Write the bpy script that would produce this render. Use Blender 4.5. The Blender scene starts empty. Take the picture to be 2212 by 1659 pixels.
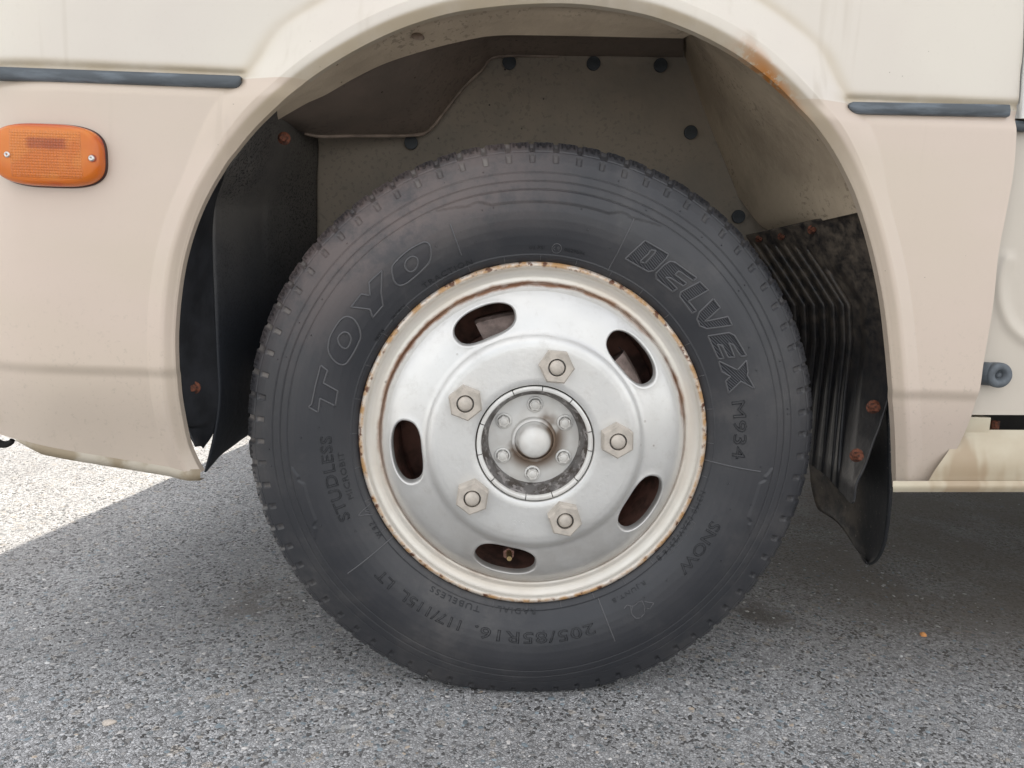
import bpy, bmesh, math, random
import numpy as np
from mathutils import Matrix, Vector
random.seed(7); RNG = np.random.RandomState(7)
S = bpy.context.scene; C = S.collection

# ------------------------------------------------------------------ camera
F, CX, CY = 1661., 1106., 829.5           # focal length and centre for a 2212 px wide picture
CAM = np.array([-.0608, -.9805, .5842]); YAW, PIT, ROL = .0308, .1528, .0340
_cy, _sy, _cp, _sp = math.cos(YAW), math.sin(YAW), math.cos(PIT), math.sin(PIT)
FW = np.array([_sy*_cp, _cy*_cp, -_sp]); RT = np.array([_cy, -_sy, 0.]); UP = np.cross(RT, FW)
_cr, _sr = math.cos(ROL), math.sin(ROL)
RX = RT*_cr + UP*_sr; UX = -RT*_sr + UP*_cr
cam = bpy.data.cameras.new('camera'); co = bpy.data.objects.new('camera', cam); C.objects.link(co)
cam.sensor_width = 36; cam.lens = F/2212*36; cam.clip_start = .02; cam.clip_end = 3000
co.matrix_world = Matrix(((RX[0], UX[0], -FW[0], CAM[0]), (RX[1], UX[1], -FW[1], CAM[1]), (RX[2], UX[2], -FW[2], CAM[2]), (0, 0, 0, 1)))
S.camera = co

# ------------------------------------------------------------------ world, sun, exposure
SUN_EL, SUN_AZ = math.radians(50), math.atan2(.184, .983)
w = bpy.data.worlds.new('World'); S.world = w; w.use_nodes = True
nt = w.node_tree; nt.nodes.clear()
sky = nt.nodes.new('ShaderNodeTexSky'); sky.sky_type = 'NISHITA'; sky.sun_disc = False
sky.sun_elevation = SUN_EL; sky.sun_rotation = SUN_AZ; sky.dust_density = 2.5; sky.ozone_density = .6; sky.air_density = 1.
bg = nt.nodes.new('ShaderNodeBackground'); bg.inputs['Strength'].default_value = .12
wo = nt.nodes.new('ShaderNodeOutputWorld')
# broken white cloud all over the sky
tc = nt.nodes.new('ShaderNodeTexCoord'); cn = nt.nodes.new('ShaderNodeTexNoise')
cn.inputs['Scale'].default_value = 2.2; cn.inputs['Detail'].default_value = 6
cr = nt.nodes.new('ShaderNodeValToRGB'); cr.color_ramp.elements[0].position = .36; cr.color_ramp.elements[1].position = .62
cr.color_ramp.elements[0].color = (.35, .35, .35, 1); cr.color_ramp.elements[1].color = (.95, .95, .95, 1)
mx = nt.nodes.new('ShaderNodeMix'); mx.data_type = 'RGBA'; mx.inputs[7].default_value = (7.2, 7.1, 6.95, 1)
nt.links.new(tc.outputs['Generated'], cn.inputs['Vector']); nt.links.new(cn.outputs['Fac'], cr.inputs['Fac'])
nt.links.new(cr.outputs['Color'], mx.inputs[0]); nt.links.new(sky.outputs[0], mx.inputs[6])
nt.links.new(mx.outputs[2], bg.inputs['Color']); nt.links.new(bg.outputs[0], wo.inputs['Surface'])
sd = np.array([.184, .983, 0])/math.hypot(.184, .983)*math.cos(SUN_EL) + np.array([0, 0, math.sin(SUN_EL)])
sl = bpy.data.lights.new('sun', 'SUN'); sl.energy = 3.6; sl.angle = math.radians(.53); sl.color = (1, .925, .81)
so = bpy.data.objects.new('sun', sl); C.objects.link(so); so.rotation_euler = Vector(sd).to_track_quat('Z', 'Y').to_euler(); so.location = (2, 4, 6)
S.view_settings.view_transform = 'Standard'; S.view_settings.look = 'None'; S.view_settings.exposure = 1.12; S.view_settings.gamma = 1
S.view_settings.use_curve_mapping = False
S.cycles.max_bounces = 8; S.cycles.use_denoising = True

# ------------------------------------------------------------------ helpers
def back(u, v, Y=None, Z=None, X=None):
    a, b = (u-CX)/F, (v-CY)/F
    x = a*_cr + b*_sr; y = -a*_sr + b*_cr
    d = FW + x*RT - y*UP
    s = (Y-CAM[1])/d[1] if Y is not None else (Z-CAM[2])/d[2] if Z is not None else (X-CAM[0])/d[0]
    return CAM + s*d
def empty(name, loc, parent=None):
    o = bpy.data.objects.new(name, None); C.objects.link(o); o.location = loc; o.parent = parent; o.empty_display_size = .1; return o
def tag(o, label=None, cat=None, group=None, kind=None):
    for k, v in (('label', label), ('category', cat), ('group', group), ('kind', kind)):
        if v: o[k] = v
    return o
def mesh(verts, faces, name='m', smooth=True, mat=None):
    verts = np.asarray(verts, dtype=np.float32).reshape(-1, 3); m = bpy.data.meshes.new(name)
    if isinstance(faces, np.ndarray):
        n, k = faces.shape
        m.vertices.add(len(verts)); m.vertices.foreach_set('co', verts.ravel())
        m.loops.add(n*k); m.loops.foreach_set('vertex_index', faces.astype(np.int32).ravel())
        m.polygons.add(n); m.polygons.foreach_set('loop_start', np.arange(0, n*k, k, dtype=np.int32)); m.polygons.foreach_set('loop_total', np.full(n, k, dtype=np.int32))
        m.update(calc_edges=True); m.validate()
    else:
        m.from_pydata([tuple(float(c) for c in v) for v in verts], [], faces); m.update()
    m.polygons.foreach_set('use_smooth', [smooth]*len(m.polygons))
    if mat: m.materials.append(mat)
    return m
def obj(name, m, parent=None, loc=(0, 0, 0), rot=None):
    m.name = name; o = bpy.data.objects.new(name, m); C.objects.link(o); o.parent = parent; o.location = loc
    if rot: o.rotation_euler = rot
    return o
def gridf(n, m_, wrapn=False, flip=False):
    i = np.arange(n if wrapn else n-1)[:, None]; j = np.arange(m_-1)[None, :]
    a = i*m_+j; b = ((i+1) % n)*m_+j
    f = np.stack([a, b, b+1, a+1], -1).reshape(-1, 4)
    return f[:, ::-1].copy() if flip else f
def gmesh(P, wrap=False, flip=False, mat=None, smooth=True):
    n, k = P.shape[:2]; return mesh(P.reshape(-1, 3), gridf(n, k, wrap, flip), mat=mat, smooth=smooth)
def lathe(prof, seg=240, mat=None, flip=False, a0=0, a1=2*math.pi):
    prof = np.array(prof, float); full = abs(a1-a0-2*math.pi) < 1e-6
    t = np.linspace(a0, a1, seg, endpoint=not full)
    P = np.stack([np.cos(t)[:, None]*prof[:, 0], np.tile(prof[:, 1], (len(t), 1)), np.sin(t)[:, None]*prof[:, 0]], -1)
    return gmesh(P, full, flip, mat)
def smooth_path(pts, n, closed=False):
    p = np.array(pts, float)
    if closed: p = np.vstack([p, p[:1]])
    k = len(p); q = []
    for i in range(k-1):
        p0 = p[i-1] if i > 0 else (p[-2] if closed else 2*p[0]-p[1]); p1 = p[i]; p2 = p[i+1]
        p3 = p[i+2] if i+2 < k else (p[1] if closed else 2*p[-1]-p[-2])
        for s in np.linspace(0, 1, 24, endpoint=False):
            q.append(.5*((2*p1)+(-p0+p2)*s+(2*p0-5*p1+4*p2-p3)*s*s+(-p0+3*p1-3*p2+p3)*s**3))
    q.append(p[-1]); q = np.array(q)
    d = np.r_[0, np.cumsum(np.linalg.norm(np.diff(q, axis=0), axis=1))]
    s = np.linspace(0, d[-1], n, endpoint=not closed)
    return np.stack([np.interp(s, d, q[:, c]) for c in range(q.shape[1])], 1)
def tube(pts, r, closed=False, k=6, mat=None, rr=None):
    p = np.array(pts, float); n = len(p)
    t = (np.roll(p, -1, 0)-np.roll(p, 1, 0)) if closed else np.gradient(p, axis=0)
    t /= np.linalg.norm(t, axis=1)[:, None]+1e-12
    ref = np.array([0, 1., 0]); a = np.cross(t, ref); bad = np.linalg.norm(a, axis=1) < 1e-3; a[bad] = [1, 0, 0]
    a /= np.linalg.norm(a, axis=1)[:, None]; b = np.cross(a, t)
    th = np.linspace(0, 2*math.pi, k, endpoint=False); r = np.broadcast_to(r, (n,))
    P = p[:, None]+r[:, None, None]*(np.cos(th)[None, :, None]*a[:, None]+np.sin(th)[None, :, None]*b[:, None])
    P = np.concatenate([P, P[:, :1]], 1)
    return P.reshape(-1, 3), gridf(n, k+1, closed)
def join(parts):
    V, Fq, o = [], [], 0
    for v, f in parts: V.append(v); Fq.append(f+o); o += len(v)
    return np.concatenate(V), np.concatenate(Fq)
def bm_obj(name, fn, mat, parent=None, loc=(0, 0, 0), rot=None, smooth=False, bev=0):
    b = bmesh.new(); fn(b)
    if bev: bmesh.ops.bevel(b, geom=b.edges[:], offset=bev, segments=2, affect='EDGES', profile=.6)
    bmesh.ops.recalc_face_normals(b, faces=b.faces)
    m = bpy.data.meshes.new(name); b.to_mesh(m); b.free(); m.materials.append(mat)
    m.polygons.foreach_set('use_smooth', [smooth]*len(m.polygons))
    return obj(name, m, parent, loc, rot)
def boxm(x0, x1, y0, y1, z0, z1):
    def f(b):
        vs = [b.verts.new(p) for p in ((x0, y0, z0), (x1, y0, z0), (x1, y1, z0), (x0, y1, z0), (x0, y0, z1), (x1, y0, z1), (x1, y1, z1), (x0, y1, z1))]
        for q in ((0, 3, 2, 1), (4, 5, 6, 7), (0, 1, 5, 4), (1, 2, 6, 5), (2, 3, 7, 6), (3, 0, 4, 7)): b.faces.new([vs[i] for i in q])
    return f
def sst(a, b, x): t = np.clip((x-a)/(b-a), 0, 1); return t*t*(3-2*t)

# ------------------------------------------------------------------ materials
class MT:
    def __init__(s, name):
        s.m = bpy.data.materials.new(name); s.m.use_nodes = True; s.t = s.m.node_tree; s.b = s.t.nodes['Principled BSDF']
        s.co = s.n('ShaderNodeTexCoord').outputs['Object']
    def n(s, k): return s.t.nodes.new(k)
    def l(s, a, b): s.t.links.new(a, b)
    def noise(s, scale, detail=5, rough=.55, vec=None, dist=0):
        n = s.n('ShaderNodeTexNoise'); n.inputs['Scale'].default_value = scale; n.inputs['Detail'].default_value = detail
        n.inputs['Roughness'].default_value = rough; n.inputs['Distortion'].default_value = dist; s.l(vec or s.co, n.inputs['Vector']); return n.outputs['Fac']
    def voro(s, scale, feat='F1', vec=None, out='Distance', rnd=1):
        n = s.n('ShaderNodeTexVoronoi'); n.feature = feat; n.inputs['Scale'].default_value = scale; n.inputs['Randomness'].default_value = rnd
        s.l(vec or s.co, n.inputs['Vector']); return n.outputs[out]
    def ramp(s, x, a, b, lo=0., hi=1.):
        n = s.n('ShaderNodeMapRange'); n.inputs[1].default_value = a; n.inputs[2].default_value = b; n.inputs[3].default_value = lo; n.inputs[4].default_value = hi
        n.interpolation_type = 'SMOOTHSTEP'; s.l(x, n.inputs[0]); return n.outputs[0]
    def math(s, op, a, b=0.):
        n = s.n('ShaderNodeMath'); n.operation = op
        for i, v in enumerate((a, b)):
            if isinstance(v, (int, float)): n.inputs[i].default_value = v
            else: s.l(v, n.inputs[i])
        return n.outputs[0]
    def mix(s, f, a, b):
        n = s.n('ShaderNodeMix'); n.data_type = 'RGBA'
        for i, v in ((0, f), (6, a), (7, b)):
            if isinstance(v, (int, float)): n.inputs[i].default_value = v
            elif isinstance(v, tuple): n.inputs[i].default_value = (*v[:3], 1)
            else: s.l(v, n.inputs[i])
        return n.outputs[2]
    def sep(s):
        n = s.n('ShaderNodeSeparateXYZ'); s.l(s.co, n.inputs[0]); return n.outputs
    def scaled(s, v):
        n = s.n('ShaderNodeMapping'); n.inputs['Scale'].default_value = v; s.l(s.co, n.inputs['Vector']); return n.outputs[0]
    def radius(s):
        x, y, z = s.sep(); return s.math('SQRT', s.math('ADD', s.math('MULTIPLY', x, x), s.math('MULTIPLY', z, z)))
    def set(s, color=None, rough=None, metal=None, bump=None, bd=.001, coat=None, spec=None, **kw):
        b = s.b
        for nm, v in (('Base Color', color), ('Roughness', rough), ('Metallic', metal), ('Coat Weight', coat), ('Specular IOR Level', spec)):
            if v is None: continue
            if isinstance(v, tuple): b.inputs[nm].default_value = (*v, 1)
            elif isinstance(v, (int, float)): b.inputs[nm].default_value = v
            else: s.l(v, b.inputs[nm])
        if bump is not None:
            n = s.n('ShaderNodeBump'); n.inputs['Distance'].default_value = bd; n.inputs['Strength'].default_value = kw.get('bs', 1); s.l(bump, n.inputs['Height']); s.l(n.outputs[0], b.inputs['Normal'])
        return s.m

# body paint: upper colour above the moulding line, beige below, faint grime
k = MT('body_paint'); x, y, z = k.sep()
up = k.ramp(z, .7885, .7893)
n1 = k.noise(3.5, 3); n2 = k.noise(2.2, 2, vec=k.scaled((1, 1, 3)))
upper = k.mix(k.ramp(n1, .35, .7), (.70, .65, .565), (.66, .60, .53)); lower = k.mix(k.ramp(n2, .35, .7), (.595, .50, .405), (.62, .51, .43))
c = k.mix(up, lower, upper)
drt = k.math('MULTIPLY', k.ramp(z, .787, .793), k.math('SUBTRACT', 1., k.ramp(z, .795, .808)))
drt = k.math('MULTIPLY', drt, k.ramp(k.math('ABSOLUTE', x), .33, .37))
drt = k.math('MULTIPLY', drt, k.ramp(k.noise(14, 4), .3, .6, .35, .8))
c = k.mix(drt, c, (.43, .345, .22))
la = k.n('ShaderNodeAttribute'); la.attribute_name = 'lip'; c = k.mix(k.math('MULTIPLY', la.outputs['Fac'], k.math('MULTIPLY', k.ramp(z, .66, .80, .25, 1), k.ramp(k.noise(11, 5), .25, .6, .35, .85))), c, (.50, .41, .28))  # tan lip tint: grime plus painted shade of the down-facing chamfer
gr = k.math('MULTIPLY', k.ramp(z, .47, .36), k.ramp(k.noise(6, 5), .25, .7, .15, .5)); c = k.mix(gr, c, (.42, .36, .30))
seam = k.math('MULTIPLY', k.ramp(z, .428, .438), k.math('SUBTRACT', 1., k.ramp(z, .438, .450))); c = k.mix(k.math('MULTIPLY', seam, .35), c, (.38, .32, .25))
spk = k.math('MULTIPLY', k.ramp(k.voro(48), .045, .02), k.ramp(k.noise(5, 2), .50, .56)); c = k.mix(k.math('MULTIPLY', spk, .7), c, (.25, .20, .15))
spray = k.math('MULTIPLY', k.ramp(k.noise(160, 4, .7), .56, .70), k.ramp(z, .60, .36, .05, .5)); c = k.mix(spray, c, (.40, .34, .27))
run = k.math('MULTIPLY', k.ramp(k.noise(30, 3, vec=k.scaled((1, 1, .05))), .56, .70), k.ramp(z, .775, .60, .30, .0)); c = k.mix(run, c, (.45, .38, .29))
# rust on the lip at the upper right of the arch
rx = k.math('SUBTRACT', x, .262); rz = k.math('SUBTRACT', z, .798)
al = k.math('ADD', k.math('MULTIPLY', rx, .70), k.math('MULTIPLY', rz, -.71)); pe = k.math('ADD', k.math('MULTIPLY', rx, .71), k.math('MULTIPLY', rz, .70))
rm = k.math('MULTIPLY', k.ramp(k.math('ABSOLUTE', al), .085, .01), k.ramp(pe, .021, .006))
rm = k.math('MULTIPLY', rm, k.ramp(k.noise(75, 7, .7), .36, .50)); c = k.mix(rm, c, (.50, .19, .03))
BODY = k.set(c, k.ramp(k.noise(9, 4), .3, .7, .30, .42), 0., coat=.55, bump=k.noise(7, 3), bd=.0006)
k.b.inputs['Coat Roughness'].default_value = .10

k = MT('cream_sill_paint'); c = k.mix(k.ramp(k.noise(7, 5), .4, .65), (.60, .54, .41), (.50, .42, .30))
wv = k.noise(5, 3, vec=k.scaled((3, 1, 1))); c = k.mix(k.ramp(wv, .56, .66, 0, .7), c, (.36, .25, .15))
SILL = k.set(c, .4, 0., coat=.15)
k = MT('flange_paint'); c = k.mix(k.ramp(k.noise(25, 5), .4, .62), (.47, .42, .34), (.30, .24, .16)); FLANGE = k.set(c, .5)
k = MT('door_paint'); x, y, z = k.sep(); c = k.mix(k.ramp(z, .766, .770), (.60, .54, .46), (.70, .69, .65)); DOOR = k.set(c, .35, 0., coat=.2)
def plain(name, col, rough=.5, metal=0., var=.3, sc=40, bump=.0, coat=0.):
    k = MT(name); n = k.noise(sc, 5); c = k.mix(k.ramp(n, .3, .7), tuple(v*(1-var) for v in col), tuple(min(1, v*(1+var)) for v in col))
    return k.set(c, rough, metal, bump=k.noise(sc*6, 4) if bump else None, bd=bump or .001, coat=coat)
k = MT('blue_grey_trim'); c = k.mix(k.ramp(k.noise(18, 6, vec=k.scaled((1, 1, 6))), .45, .7), (.075, .088, .10), (.14, .165, .19)); TRIM = k.set(c, .5, bump=k.noise(300, 3), bd=.0001)
BLACK = plain('black_plastic', (.016, .017, .020), .55, var=.4, sc=30, bump=.0003)
k = MT('mudflap_rubber'); x, y, z = k.sep()
c = k.mix(k.math('MULTIPLY', k.ramp(y, .06, .15), k.ramp(k.noise(22, 7, .7), .36, .62, .1, .9)), (.010, .011, .013), (.13, .105, .08)); c = k.mix(k.math('MULTIPLY', k.ramp(k.noise(260, 3), .66, .70), .8), c, (.20, .18, .15))
RUBBERFLAP = k.set(c, .45, bump=k.noise(60, 5), bd=.0006)
# dusty, speckled wheelhouse
def dusty(name, a, b, dark, sp=.5, sscale=90, lo=.42):
    k = MT(name); c = k.mix(k.ramp(k.noise(7, 6, .6), .35, .68), a, b)
    d = k.math('MULTIPLY', k.ramp(k.noise(sscale*1.6, 3, .6), .56, .62), k.ramp(k.noise(6, 3), lo, lo+.15)); c = k.mix(k.math('MULTIPLY', d, sp), c, dark)
    d2 = k.math('MULTIPLY', k.ramp(k.voro(38), .075, .05), k.ramp(k.noise(4, 2), .5, .6)); c = k.mix(d2, c, dark)
    return k.set(c, .75, bump=k.noise(60, 6), bd=.0012)
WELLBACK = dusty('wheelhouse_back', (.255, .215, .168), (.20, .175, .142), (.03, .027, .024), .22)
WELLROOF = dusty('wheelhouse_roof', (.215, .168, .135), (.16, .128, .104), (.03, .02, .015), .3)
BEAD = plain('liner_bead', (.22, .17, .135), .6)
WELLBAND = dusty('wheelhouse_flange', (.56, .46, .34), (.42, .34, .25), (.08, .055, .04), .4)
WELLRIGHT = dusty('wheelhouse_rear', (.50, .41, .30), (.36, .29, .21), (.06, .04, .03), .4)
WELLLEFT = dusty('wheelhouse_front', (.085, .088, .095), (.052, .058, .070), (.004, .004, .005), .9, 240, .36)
k = MT('front_mudguard_plastic'); x, y, z = k.sep()
c = k.mix(k.math('MULTIPLY', k.ramp(z, .46, .76), k.ramp(k.noise(9, 6, .65), .25, .6, .55, 1)), (.018, .021, .027), (.120, .110, .098))
d = k.math('MULTIPLY', k.ramp(k.noise(330, 3, .6), .52, .60), k.ramp(k.noise(5, 3), .32, .55)); c = k.mix(k.math('MULTIPLY', d, k.ramp(z, .40, .60, .4, .9)), c, (.008, .008, .009))
WELLLEFT2 = k.set(c, .6, bump=k.noise(90, 6), bd=.0008)
k = MT('mudguard_plastic'); x, y, z = k.sep()
dd = k.math('MULTIPLY', k.ramp(k.noise(60, 9, .7), .28, .78), k.ramp(z, .40, .70, .10, 1.))
c = k.mix(dd, (.012, .013, .016), (.17, .135, .10)); GUARD = k.set(c, k.ramp(dd, 0, 1, .45, .9), bump=k.noise(120, 5), bd=.0006)
PIN = plain('push_pin_plastic', (.030, .036, .042), .6)
k = MT('rusty_steel'); c = k.mix(k.ramp(k.noise(220, 5), .35, .65), (.17, .055, .028), (.05, .02, .013)); RUST = k.set(c, .85, bump=k.noise(300, 4), bd=.001)
k = MT('rust_brown_steel'); c = k.mix(k.ramp(k.noise(45, 6), .35, .68), (.40, .21, .16), (.16, .10, .08)); BARREL = k.set(c, .75, bump=k.noise(120, 5), bd=.0006)
CALIPER = plain('cast_caliper', (.34, .26, .23), .7, 0., .35, 60, .0008)
DARK = plain('underbody_black', (.02, .018, .016), .8)
# silver painted wheel
k = MT('silver_wheel_paint'); R = k.radius(); x, y, z = k.sep()
base = k.mix(k.ramp(k.noise(5, 3), .35, .65), (.74, .735, .715), (.66, .655, .635))
base = k.mix(k.ramp(k.noise(55, 7, .75), .50, .75, 0, .28), base, (.42, .39, .35))
bandL = k.math('MULTIPLY', k.ramp(R, .1985, .2025), k.ramp(R, .2262, .2245))
base = k.mix(k.math('MULTIPLY', bandL, .65), base, (.76, .72, .64))
fine = k.noise(38, 7, .62); big = k.noise(7, 3)
crease = k.math('MULTIPLY', k.ramp(k.math('ABSOLUTE', k.math('SUBTRACT', R, k.math('ADD', .2006, k.math('MULTIPLY', k.math('SUBTRACT', k.noise(30, 4), .5), .012)))), .0058, .0006), k.ramp(k.math('ADD', k.noise(13, 3), k.math('MULTIPLY', k.math('SUBTRACT', z, x), .45)), .34, .54, .12, 1))
crease = k.math('MULTIPLY', crease, k.ramp(z, -.12, .10, .40, 1))
crease = k.math('MULTIPLY', crease, k.ramp(fine, .30, .46, .3, 1))
base = k.mix(k.math('MULTIPLY', crease, .95), base, (.20, .075, .022))
halo = k.math('MULTIPLY', k.ramp(k.math('ABSOLUTE', k.math('SUBTRACT', R, .208)), .016, .001), k.ramp(big, .35, .6, .05, .35)); base = k.mix(halo, base, (.60, .48, .36))
grime_shade = k.math('MULTIPLY', k.ramp(z, .02, -.16, 0, .45), k.ramp(k.noise(10, 6, .65), .25, .6, .35, 1)); grime_shade = k.math('MULTIPLY', grime_shade, k.math('MULTIPLY', k.ramp(R, .10, .15), k.ramp(R, .203, .199))); base = k.mix(grime_shade, base, (.34, .305, .27))  # lower disc: grime plus a darker low reflection painted into the colour
edge = k.math('MULTIPLY', k.ramp(R, .2200, .2238), k.ramp(k.noise(55, 5, .6, vec=k.scaled((1, 1, 1))), .38, .60, .30, 1)); base = k.mix(edge, base, (.46, .27, .12))
edge2 = k.math('MULTIPLY', k.ramp(R, .2200, .2245), k.ramp(k.noise(90, 5), .53, .62)); base = k.mix(edge2, base, (.13, .055, .03))
spots = k.math('MULTIPLY', k.ramp(k.voro(42), .10, .05), k.ramp(k.noise(9, 2), .54, .60)); spots = k.math('MULTIPLY', spots, k.ramp(R, .12, .17)); base = k.mix(k.math('MULTIPLY', spots, .7), base, (.15, .10, .06))
met = k.math('SUBTRACT', .52, k.math('MULTIPLY', k.math('MAXIMUM', crease, k.math('MAXIMUM', edge, halo)), .50))
SILVER = k.set(base, k.ramp(fine, .3, .7, .33, .46), met, bump=k.math('ADD', k.noise(160, 5), k.math('MULTIPLY', crease, 2)), bd=.00025)
k = MT('silver_hub_paint'); R = k.radius(); x, y, z = k.sep(); fine = k.noise(70, 6, .65)
base = k.mix(k.ramp(k.noise(25, 3), .4, .65), (.76, .75, .72), (.68, .66, .62))
st = k.math('MULTIPLY', k.math('MULTIPLY', k.ramp(R, .0500, .030), k.ramp(R, .018, .0235)), k.ramp(k.math('ADD', k.noise(22, 3), k.math('MULTIPLY', k.math('SUBTRACT', x, z), 3.)), .38, .60, .1, 1)); base = k.mix(k.math('MULTIPLY', st, .95), base, (.16, .10, .06))
HUB = k.set(base, .45, .15, bump=fine, bd=.0003)
k = MT('worn_shaded_bore'); base = k.mix(k.ramp(k.noise(60, 6, .7), .42, .6), (.20, .19, .185), (.09, .075, .065)); base = k.mix(k.ramp(k.noise(100, 6), .55, .62), base, (.36, .34, .33)); BORE = k.set(base, .45, .4, bump=k.noise(120, 4), bd=.0005)  # recess shade put into the dark base colour, with worn patches
k = MT('lug_nut_paint'); base = k.mix(k.ramp(k.noise(60, 4), .4, .65), (.56, .505, .44), (.43, .39, .34)); NUT = k.set(base, .5, .15, bump=k.noise(300, 4), bd=.0003)
# rubber
k = MT('tyre_rubber'); R = k.radius(); x, y, z = k.sep()
at = k.n('ShaderNodeAttribute'); at.attribute_name = 'mark'; mk = at.outputs['Fac']
at2 = k.n('ShaderNodeAttribute'); at2.attribute_name = 'dust'; du = at2.outputs['Fac']
base = k.mix(k.ramp(k.noise(5, 4), .35, .65), (.023, .0245, .0295), (.034, .0345, .039))
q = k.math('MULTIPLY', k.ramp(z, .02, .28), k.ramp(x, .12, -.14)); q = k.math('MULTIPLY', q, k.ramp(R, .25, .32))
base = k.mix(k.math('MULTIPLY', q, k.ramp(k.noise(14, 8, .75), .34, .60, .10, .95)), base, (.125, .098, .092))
base = k.mix(k.math('MULTIPLY', k.ramp(k.noise(3.2, 7, .7), .48, .66), k.ramp(k.noise(40, 5, .7), .3, .65, .1, .6)), base, (.085, .080, .078))
base = k.mix(k.math('MULTIPLY', du, k.ramp(k.noise(30, 4), .35, .6, .4, 1)), base, (.20, .18, .165))
base = k.mix(k.math('MULTIPLY', k.ramp(k.voro(70), .06, .03), k.ramp(k.noise(6, 2), .55, .6)), base, (.010, .010, .011))
base = k.mix(k.math('MULTIPLY', k.ramp(mk, .2, .8), .55), base, (.017, .018, .024))
wv = k.n('ShaderNodeTexWave'); wv.inputs['Scale'].default_value = 190; wv.bands_direction = 'DIAGONAL'; k.l(k.co, wv.inputs['Vector'])
hatch = k.math('MULTIPLY', wv.outputs['Fac'], k.ramp(mk, 1.2, 1.8))
hb = k.math('ADD', k.math('MULTIPLY', hatch, 1.0), k.math('MULTIPLY', k.noise(260, 5), .25))
RUBBER = k.set(base, k.ramp(k.noise(14, 5), .3, .7, .38, .50), 0., bump=hb, bd=.0006, spec=.55)
k = MT('tyre_lettering_rubber'); RLET = k.set((.070, .070, .075), .42, spec=.7)
k = MT('tyre_word_rubber'); RWORD = k.set((.012, .013, .016), .5, spec=.5)  # characters darker than the tyre: relief shadow painted into the colour
# amber lens
k = MT('amber_lens_plastic'); x, y, z = k.sep()
ck = k.n('ShaderNodeTexChecker'); 
gx = k.math('ABSOLUTE', k.math('SINE', k.math('MULTIPLY', x, 1000.))); gz = k.math('ABSOLUTE', k.math('SINE', k.math('MULTIPLY', z, 1000.)))
g = k.math('MAXIMUM', k.ramp(gx, .55, .95), k.ramp(gz, .55, .95))
inb = k.math('MULTIPLY', k.ramp(k.math('ABSOLUTE', k.math('SUBTRACT', x, .003)), .041, .039), k.ramp(k.math('ABSOLUTE', z), .027, .025))
edge = k.math('MAXIMUM', k.ramp(k.math('ABSOLUTE', x), .050, .064), k.ramp(k.math('ABSOLUTE', z), .027, .036))
c = k.mix(edge, (.86, .24, .015), (.60, .05, .006)); c = k.mix(k.math('MULTIPLY', k.math('MULTIPLY', g, inb), .35), c, (.95, .36, .08))
c = k.mix(k.math('MULTIPLY', k.ramp(k.math('SUBTRACT', k.noise(20, 2), k.math('MULTIPLY', z, 4.)), .50, .60), .8), c, (.80, .19, .008))  # deeper orange below; the paler top is a painted sky reflection
bulb = k.math('MULTIPLY', k.math('MULTIPLY', k.ramp(k.math('ABSOLUTE', k.math('SUBTRACT', x, .004)), .026, .018), k.ramp(k.math('ABSOLUTE', k.math('SUBTRACT', z, .012)), .008, .004)), .7); c = k.mix(bulb, c, (.40, .055, .006))
LENS = k.set(c, .22, 0., bump=k.math('MULTIPLY', k.math('ADD', gx, gz), inb), bd=.0006, coat=.45)
k.b.inputs['Coat Roughness'].default_value = .04
k.b.inputs['Transmission Weight'].default_value = .35; k.b.inputs['IOR'].default_value = 1.42
k.b.inputs['Subsurface Weight'].default_value = .0; k.b.inputs['Subsurface Radius'].default_value = (.02, .006, .002); k.b.inputs['Subsurface Scale'].default_value = .3
GASKET = plain('dark_gasket', (.045, .012, .008), .5)
REFL = plain('lamp_reflector', (.80, .78, .74), .35, .3, .1, 60)
BULB = plain('bulb_glass', (.55, .42, .30), .1, .2, .1, 60)
REDP = plain('deep_red_plastic', (.30, .05, .015), .4)
STEEL = plain('screw_steel', (.62, .60, .58), .3, .8, .15, 200)
BRASS = plain('valve_brass', (.45, .33, .16), .4, .7, .25, 200)
GREYRUB = plain('grey_rubber', (.11, .125, .14), .6, 0., .25, 60)
# asphalt
k = MT('asphalt')
def nz(sc, d=5, r=.6): return k.noise(sc, d, r)
wn = k.n('ShaderNodeTexNoise'); wn.inputs['Scale'].default_value = 90; k.l(k.co, wn.inputs['Vector'])
wm = k.n('ShaderNodeVectorMath'); wm.operation = 'MULTIPLY_ADD'; k.l(wn.outputs['Color'], wm.inputs[0]); wm.inputs[1].default_value = (.006, .006, .006); k.l(k.co, wm.inputs[2]); wv_ = wm.outputs[0]
vd2 = k.voro(260, 'F1', vec=wv_); ve = k.voro(260, 'DISTANCE_TO_EDGE', vec=wv_); vb = k.voro(105, 'F1', vec=wv_); vc = k.voro(260, 'F1', out='Color', vec=wv_); vc2 = k.voro(105, 'F1', out='Color', vec=wv_)
rn = k.n('ShaderNodeSeparateColor'); k.l(vc, rn.inputs[0]); r2 = k.n('ShaderNodeSeparateColor'); k.l(vc2, r2.inputs[0])
base = k.mix(k.math('POWER', rn.outputs[0], 1.2), (.36, .358, .362), (.70, .70, .705))
big = k.math('MULTIPLY', k.ramp(r2.outputs[1], .84, .90), k.ramp(vb, .55, .35)); base = k.mix(k.math('MULTIPLY', big, .8), base, (.24, .275, .29))
base = k.mix(k.math('MULTIPLY', k.ramp(r2.outputs[0], .95, .97), .6), base, (.58, .50, .41))
base = k.mix(k.ramp(nz(1.6, 4, .6), .38, .66, 0, .50), base, (.29, .285, .285))
base = k.mix(k.math('MULTIPLY', k.ramp(ve, .10, .01), k.ramp(nz(70, 3), .35, .65, .15, .8)), base, (.13, .125, .12))
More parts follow.
